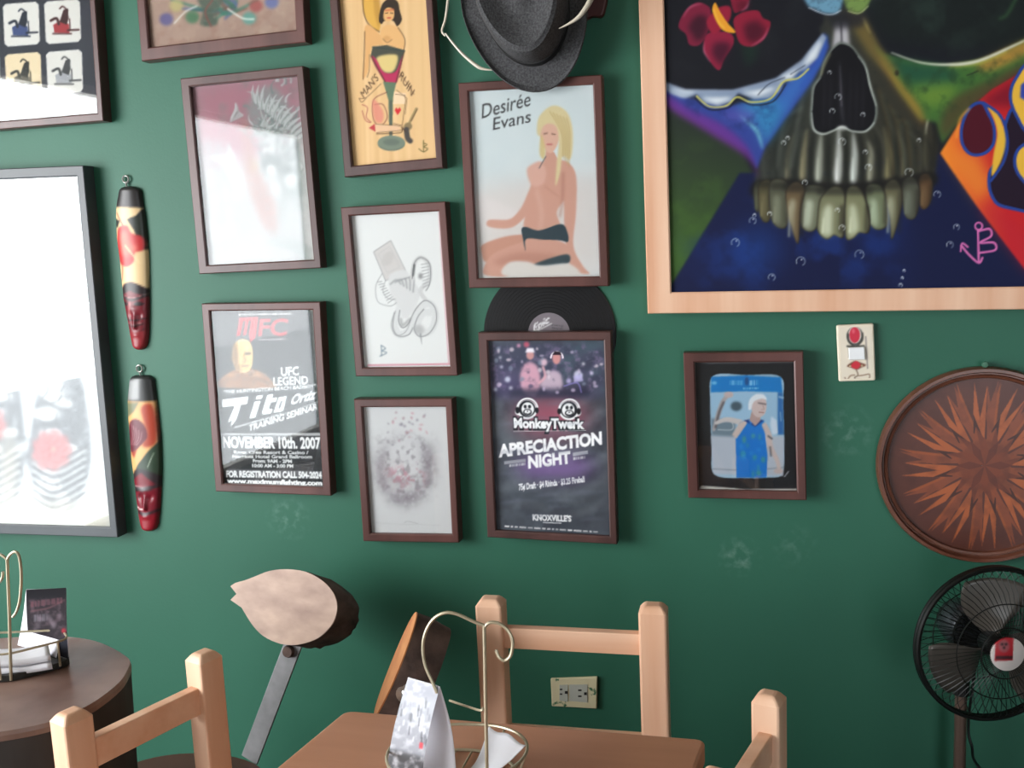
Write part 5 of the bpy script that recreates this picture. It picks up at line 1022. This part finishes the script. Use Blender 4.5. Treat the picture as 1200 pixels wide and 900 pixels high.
p2 = aty(463, 778, -0.53); n2 = np.array([-0.86, -0.265, 0.43]); n2 /= np.linalg.norm(n2)
# second slice faces left: ellipse in its own plane
e1 = np.array([0.0, 1, 0]); e1 -= n2*(e1@n2); e1 /= np.linalg.norm(e1); e2 = np.cross(n2, e1); e2 *= np.sign(e2[2])
face2 = [p2+e1*0.085*math.cos(t)*(1+.04*math.sin(3*t))+e2*0.112*math.sin(t) for t in np.linspace(0, 2*math.pi, 28, endpoint=False)]
s2 = log_stool('log stool whose back slice is seen edge-on behind the table corner', (-0.97, -0.50), (0.125, 0.12), face2, -n2*0.075, (-0.865, -0.50, 0.302), p2-n2*0.02-e2*0.06, 0.045, (-0.9, 0, .4), SLICE2)
qb = p2-n2*0.034-e1*0.080+e2*0.0; MB().lathe([(0.002, -.012), (0.021, -.012), (0.021, .004), (0.012, .006), (0.008, .012), (0.002, .012)], qb, -e1, 18).build('washer', mat('steel', '#b8b8b4', 0.3, 0.9), s2, True)

# ------------------------------------------------------------------ wire caddies
WIRE = mat('brass_wire', '#b5aa90', 0.35, 0.55, .15, 30)
def pts_y(pts, y): return crom([aty(a, b, y) for a, b in pts], 6)
YR = -1.0
rod_b = aty(570.8, 918, YR); zb = TZ+0.0035
rt = thing('wire_caddy', (rod_b[0], YR, TZ), 'brass wire caddy with heart loops on the pine table', 'caddy', 'wire table caddies')
mb = MB(); mb.tube([aty(567.4, 732, YR), aty(569, 820, YR), np.array([rod_b[0], YR, zb])], 0.0026, 8); mb.build('upright', WIRE, rt, True)
MB().tube(pts_y([(567.4, 733), (555.3, 728.5), (536.6, 720), (522.6, 718), (509.8, 723.8), (500.5, 736.6), (495.8, 755), (498, 778.6), (507.5, 801), (512, 812)], YR), 0.0024, 8).build('large_loop', WIRE, rt, True)
MB().tube(pts_y([(567.4, 735), (574, 729.7), (585.6, 731), (596, 740), (600.8, 753), (598.4, 768), (591.4, 774), (584.4, 769.3), (581.4, 761.8)], YR), 0.0024, 8).build('small_loop', WIRE, rt, True)
MB().tube(crom([aty(566.5, 829, YR), aty(563, 832.5, YR), aty(548, 828, YR+.03), aty(527, 821, YR+.08)], 5), 0.0018, 6).build('clip_wire', WIRE, rt, True)
bc = np.array([rod_b[0]-0.049, YR+0.02]); ring = []
q = np.linspace(0, 2*math.pi, 48, endpoint=False)
ring = [np.array([bc[0]+0.102*math.cos(a), bc[1]+0.088*math.sin(a), zb+0.034+0.010*max(0, math.cos(a))]) for a in q]
mb = MB(); mb.tube(ring, 0.0024, 8, True)
base = [np.array([bc[0]+0.086*math.cos(a), bc[1]+0.074*math.sin(a), zb]) for a in q]; mb.tube(base, 0.0024, 8, True)
for k in range(0, 48, 8): mb.tube([ring[k], base[k]], 0.0018, 6)
for k in (-0.05, -0.025, 0, 0.025, 0.05):
    h = 0.07*math.sqrt(1-(k/0.082)**2); mb.tube([(bc[0]+k, bc[1]-h, zb), (bc[0]+k, bc[1]+h, zb)], 0.0016, 6)
mb.tube([(rod_b[0], YR, zb), (bc[0], bc[1], zb)], 0.0024, 8)
mb.build('basket', WIRE, rt, True)
# napkin on the basket
def sheet(name, P, m, label, cat, group=None, thick=0.0008):
    nv, nu = P.shape[:2]; base = P.reshape(-1, 3).mean(0); base[2] = P[..., 2].min()
    me = bpy.data.meshes.new(name); me.from_pydata((P.reshape(-1, 3)-base).tolist(), [], [(i*nu+j, i*nu+j+1, (i+1)*nu+j+1, (i+1)*nu+j) for i in range(nv-1) for j in range(nu-1)])
    o = link(name, me, None, [m], True); o.location = base; s = o.modifiers.new('solid', 'SOLIDIFY'); s.thickness = thick; s.offset = 0
    return tag(o, label, cat, group)
NAP = mat('white_paper', '#e2e2e8', 0.7, 0, .02, 10)
u, v = uv(20, 20)
N0 = [np.array([rod_b[0]-.035, YR+0.03, zb+.006]), aty(573, 851, YR+0.062), aty(616, 872, YR+0.035), np.array([rod_b[0]-.03, YR-0.012, zb+.006])]
P = lerp_quad(N0, u, v); P[..., 2] += -0.012*np.sin(u*math.pi)*(1-0.2*v)+0.003*np.sin(v*9+u*3)*u
P[..., 2] = np.maximum(P[..., 2], zb+.0045)
sheet('paper_napkin', P, NAP, 'white paper napkin flared up beside the caddy rod on the pine table', 'napkin')
# tent card on the pine table
def tent(name, label, F_far, F_near, R_far, R_near, B_far, B_near, painter, group, bulge=0.012, white='#dcdce4', fmat=None):
    """front sheet from ridge R to base F, back sheet from ridge R to base B, both bowed outward"""
    base = (F_far+F_near+B_far+B_near)/4
    rt = thing(name, base, label, 'table card', group)
    u, v = uv(60, 90)
    nf = np.cross(R_near-R_far, F_far-R_far); nf /= np.linalg.norm(nf)
    if nf@((F_far+F_near)/2-(B_far+B_near)/2) < 0: nf = -nf
    Pf = lerp_quad([R_far, R_near, F_near, F_far], u, v)+nf*(bulge*np.sin(v*math.pi))[..., None]
    grid_mesh('printed_side', Pf, painter.sample(proj(Pf)), fmat or PRINT, rt, thick=None, smooth=True)
    nb = np.cross(R_near-R_far, B_far-R_far); nb /= np.linalg.norm(nb)
    if nb@((F_far+F_near)/2-(B_far+B_near)/2) > 0: nb = -nb
    u, v = uv(12, 40); Pb = lerp_quad([R_far, R_near, B_near, B_far], u, v)+nb*(bulge*1.3*np.sin(v*math.pi))[..., None]
    me = bpy.data.meshes.new('back_side'); nv, nu = Pb.shape[:2]
    me.from_pydata((Pb.reshape(-1, 3)-base).tolist(), [], [(i*nu+j, i*nu+j+1, (i+1)*nu+j+1, (i+1)*nu+j) for i in range(nv-1) for j in range(nu-1)])
    o = link('back_side', me, rt, [mat('card_white', white, 0.6, 0, .02)], True); s = o.modifiers.new('solid', 'SOLIDIFY'); s.thickness = 0.0008
    # white inner lining of the printed sheet
    Pi = Pf[::3, ::5]-nf*0.0012; me = bpy.data.meshes.new('inner_side'); nv, nu = Pi.shape[:2]
    me.from_pydata((Pi.reshape(-1, 3)-base).tolist(), [], [(i*nu+j, (i+1)*nu+j, (i+1)*nu+j+1, i*nu+j+1) for i in range(nv-1) for j in range(nu-1)])
    link('inner_side', me, rt, [mat('card_white', white, 0.6)], True)
    return rt
p = Paint(445, 785, 525, 930, (150, 152, 160)).crop(420, 690, 4.2875)
p.poly([(240, 440), (420, 490), (400, 560), (215, 520)], (120, 122, 134), 0.9, 14); p.noise(30, 0.5, (225, 226, 232), seed=121)
for k in range(34):
    x, y = 190+rr.random()*170, 545+rr.random()*250; p.line([(x, y), (x-4, y+18+rr.random()*22)], 5+rr.random()*5, ((96, 98, 106), (60, 62, 68), (232, 232, 236))[k % 3], 0.7, 2)
p.marks((228, 590), (330, 604), 30, (130, 132, 142), 5, 0.8); p.poly([(150, 800), (345, 850), (330, 1000), (130, 940)], (70, 72, 76), 0.9, 8); p.noise(26, 0.8, (200, 200, 206), [(150, 800), (345, 850), (330, 1000), (130, 940)], 123, blur=4); p.poly([(308, 770), (326, 775), (322, 806), (304, 800)], (200, 70, 80), 1, 2)
Fn, Ff = atz(494, 916, TZ+.007), atz(453, 903, TZ+.007); Bn = atz(535, 912, TZ+.007); Bf = Ff+(Bn-Fn)
yn = (Fn[1]+Bn[1])/2; Rn = aty(515.6, 804.5, yn); Rf = aty(478.3, 793.8, yn+ (Ff-Fn)[1]); Rf[2] = Rn[2]
Rf = atz(478.3, 793.8, Rn[2])
tent('tent_card', 'silvery folded card standing on the pine table in front of the caddy', Ff, Fn, Rf, Rn, Bf, Bn, p, 'folded table cards', 0.006, fmat=art_mat('glossy_card', 0.3, 0.5))

# left caddy on the stump table
SZ = 0.745; YL_ = -0.80
rb = atz(13, 797, SZ+.003); YL_ = rb[1]
rt = thing('wire_caddy', (rb[0], rb[1], SZ), 'brass wire caddy with dark tray on the stump table', 'caddy', 'wire table caddies')
MB().tube([aty(8.5, 655, YL_), aty(11, 720, YL_), rb], 0.0028, 8).build('upright', WIRE, rt, True)
MB().tube(pts_y([(8.5, 656), (12, 650), (18, 646.6), (22.7, 653), (25, 674), (23.6, 700.5), (19.8, 715.6), (15, 723)], YL_), 0.0026, 8).build('large_loop', WIRE, rt, True)
MB().tube(pts_y([(8.5, 656), (4, 652), (-3, 649), (-8, 656), (-7, 672), (-1, 682), (3, 676), (3.5, 670)], YL_), 0.0026, 8).build('small_loop', WIRE, rt, True)
tr = [atz(-70, 800, SZ+.006), atz(14, 796, SZ+.006), atz(84, 777, SZ+.006), atz(76, 766, SZ+.006), atz(-60, 772, SZ+.006)]
tr = rounded(tr, 0.02, 4)
MB().prism([q+np.array([0, 0, -0.005]) for q in tr], (0, 0, 0.012)).build('tray', mat('dark_mesh_metal', '#3a3a36', 0.5, 0.5, .5, 160), rt, False, 0.001)
up = np.array([0, 0, 0.048]); mb = MB(); mb.tube([q+up for q in tr], 0.0022, 6, True)
for k in (0, 4, 8, 12, 16): mb.tube([tr[k]+up, tr[k]], 0.0022, 6)
mb.build('rail', WIRE, rt, True)
# napkins in the tray
for i, (q0, dz, lab) in enumerate((([(-40, 776), (58, 766), (61, 781), (-40, 791)], 0.018, 'lower white napkin of the pile in the stump table caddy'), ([(-45, 769), (57, 758), (59.5, 771), (-42, 783)], 0.0325, 'upper white napkin of the pile in the stump table caddy'))):
    Q = [atz(a, b, SZ+dz) for a, b in q0]; u, v = uv(16, 10); P = lerp_quad(Q, u, v); P[..., 2] += 0.002*np.sin(u*7)+0.001*np.sin(v*5)
    s = sheet('paper_napkin', P, NAP, lab, 'napkin', 'napkins in the left caddy', 0.011)
# dark tent card
p = Paint(10, 680, 95, 790, (44, 40, 44)).crop(0, 640, 5.29)
p.poly([(165, 265), (415, 255), (418, 330), (170, 340)], (36, 36, 40), 0.9, 6); p.noise(24, 0.6, (92, 76, 84), [(180, 330), (420, 320), (425, 560), (185, 570)], 131, blur=8)
p.marks((190, 380), (395, 352), 36, (100, 66, 74), 7, 0.8); p.line([(190, 400), (300, 380), (400, 330)], 8, (110, 74, 80), 0.7, 3); p.marks((210, 470), (300, 462), 44, (100, 96, 104), 4, 0.7); p.ell((395, 525), 14, 16, (150, 46, 56), 0.9, 4); p.poly([(320, 590), (425, 580), (432, 720), (330, 700)], (34, 36, 44), 0.9, 6)
for k in range(10): p.ell((210+rr.random()*180, 430+rr.random()*130), 14, 20, (106, 96, 104), 0.5, 6)
zt = SZ+0.0135
Fl, Fr_ = atz(34, 757, zt), atz(80, 772, zt); Bl = atz(20.5, 756, zt); Br = Fr_+(Bl-Fl)
yl = (Fl[1]+Bl[1])/2; Rl = aty(30.5, 691, yl); Rr = atz(77.5, 688.8, Rl[2])
tent('tent_card', 'dark folded card standing in the caddy on the stump table', Fr_, Fl, Rr, Rl, Br, Bl, p, 'folded table cards', 0.003, '#d8dade', fmat=art_mat('matt_card', 0.9, 0.08))

# ------------------------------------------------------------------ pedestal fan
BLK = mat('black_guard_wire', '#101312', 0.4, 0.3, .2, 30)
fc = aty(1163, 754, -0.19); ax = np.array([0.30, -0.95, 0.02]); ax /= np.linalg.norm(ax)
FRAD = np.linalg.norm(aty(1163, 664.5, -0.19)-aty(1163, 843.5, -0.19))/2
U = np.cross(ax, (0, 0, 1.0)); U /= np.linalg.norm(U); V = np.cross(U, ax)
circ = lambda r, h, n=64: [fc+ax*h+r*(math.cos(a)*U+math.sin(a)*V) for a in np.linspace(0, 2*math.pi, n, endpoint=False)]
base = fc-ax*0.115
rt = thing('pedestal_fan', (base[0], base[1], 0), 'black pedestal fan with round wire guard at lower right', 'fan')
FR2 = FRAD-0.005
mb = MB(); mb.tube(circ(FR2, 0.004), 0.0055, 8, True); mb.tube(circ(FR2*.62, .043), 0.0013, 5, True); mb.tube(circ(FR2*.33, .052), 0.0016, 5, True)
for k in range(72):
    a = 2*math.pi*k/72; sw = 0.35
    path = [fc+ax*h+r*FR2*(math.cos(a+sw*(1-r))*U+math.sin(a+sw*(1-r))*V) for r, h in ((.2, .053), (.45, .050), (.75, .036), (.93, .018), (1.0, .004))]
    mb.tube(path, 0.0007, 4)
mb.build('front_guard', BLK, rt, True)
mb = MB(); mb.tube(circ(FR2, -0.007), 0.0045, 8, True); mb.tube(circ(FR2*.62, -.052), 0.0013, 5, True); mb.tube(circ(FR2*.32, -.058), 0.002, 5, True)
for k in range(48):
    a = 2*math.pi*k/48; mb.tube([fc+ax*h+r*FR2*(math.cos(a)*U+math.sin(a)*V) for r, h in ((.3, -.058), (.65, -.052), (.92, -.03), (1.0, -.007))], 0.0009, 4)
mb.build('rear_guard', BLK, rt, True)
p = Paint(1140, 725, 1215, 800, (214, 206, 202)).crop(1040, 640, 3.4625)
p.poly([(440, 368), (512, 366), (508, 464), (434, 466)], (170, 36, 46), 1, 1); p.ell((473, 406), 22, 26, (150, 120, 124), 0.6, 3); p.ell((465, 398), 6, 6, (40, 24, 28), 1, 2); p.ell((481, 398), 6, 6, (40, 24, 28), 1, 2); p.ell((473, 412), 5, 6, (40, 24, 28), 1, 2); p.poly([(440, 446), (508, 445), (507, 458), (438, 460)], (60, 40, 44), 0.9, 1)
rr_ = np.linspace(0.001, 0.0335, 30); q = np.linspace(0, 2*math.pi, 61)
P = np.stack([np.stack([fc+ax*(.060-.004*(r/.0335)**2)+r*(math.cos(a)*U+math.sin(a)*V) for a in q]) for r in rr_])
grid_mesh('badge', P, p.sample(proj(P)), art_mat('enamel_badge', 0.35), rt, thick=-ax*0.006)
for k in range(3):
    a0 = math.radians(78+120*k); rows = []
    for r in np.linspace(0.02, FR2*.86, 14):
        f = r/(FR2*.86); half = 0.30+0.38*math.sin(f*2.6)*0.9
        rows.append([fc+r*(math.cos(a0+half*s+0.3*f)*U+math.sin(a0+half*s+0.3*f)*V)+ax*(0.016*s*(1-.3*f)-.004) for s in np.linspace(-1, 1, 10)])
    P = np.array(rows); nv, nu = P.shape[:2]
    me = bpy.data.meshes.new('blade'); me.from_pydata((P.reshape(-1, 3)-origin(rt)).tolist(), [], [(i*nu+j, i*nu+j+1, (i+1)*nu+j+1, (i+1)*nu+j) for i in range(nv-1) for j in range(nu-1)])
    o = link('blade', me, rt, [mat('smoked_plastic_blade', '#56514b', 0.3, 0.0, .1, 10)], True); s = o.modifiers.new('solid', 'SOLIDIFY'); s.thickness = 0.002
MB().lathe([(0.002, -.02), (0.022, -.018), (0.026, 0), (0.022, .02), (0.01, .028), (0.002, .029)], fc, ax, 24).build('hub', mat('black_plastic', '#151617', 0.35, 0, .1), rt, True)
MB().lathe([(0.004, -.16), (0.03, -.157), (0.046, -.14), (0.052, -.11), (0.052, -.08), (0.045, -.066), (0.004, -.064)], fc, ax, 32).build('motor_housing', mat('dark_chrome', '#4c5054', 0.25, 0.7, .2), rt, True)
pb = aty(1112.5, 900, base[1]); 
MB().tube([(base[0], base[1], base[2]-0.03), (base[0], base[1], 0.03)], 0.0125, 16).build('pole', mat('brown_pole', '#6e5a50', 0.35, 0.4, .2), rt, True)
MB().tube([(base[0], base[1], base[2]-0.03), (base[0], base[1], base[2]-0.16)], 0.017, 16).build('collar', mat('black_plastic', '#151617', 0.35), rt, True)
MB().lathe([(0.002, 0), (0.135, 0), (0.135, .014), (0.12, .026), (0.03, .035), (0.016, .06), (0.002, .06)], (base[0], base[1], 0), (0, 0, 1), 40).build('base', mat('black_plastic', '#151617', 0.35), rt, True)
cd = crom([base+np.array([.03, -.01, -.04]), aty(1135, 845, base[1]+.02), aty(1139, 875, base[1]+.02), aty(1148, 900, base[1]+.03), np.array([base[0]+.16, base[1]+.03, .2]), np.array([base[0]+.22, base[1]+.03, .02]), np.array([base[0]+.5, base[1]+.04, .006])], 6)
MB().tube(cd, 0.003, 6).build('cord', mat('black_plastic', '#151617', 0.35), rt, True)
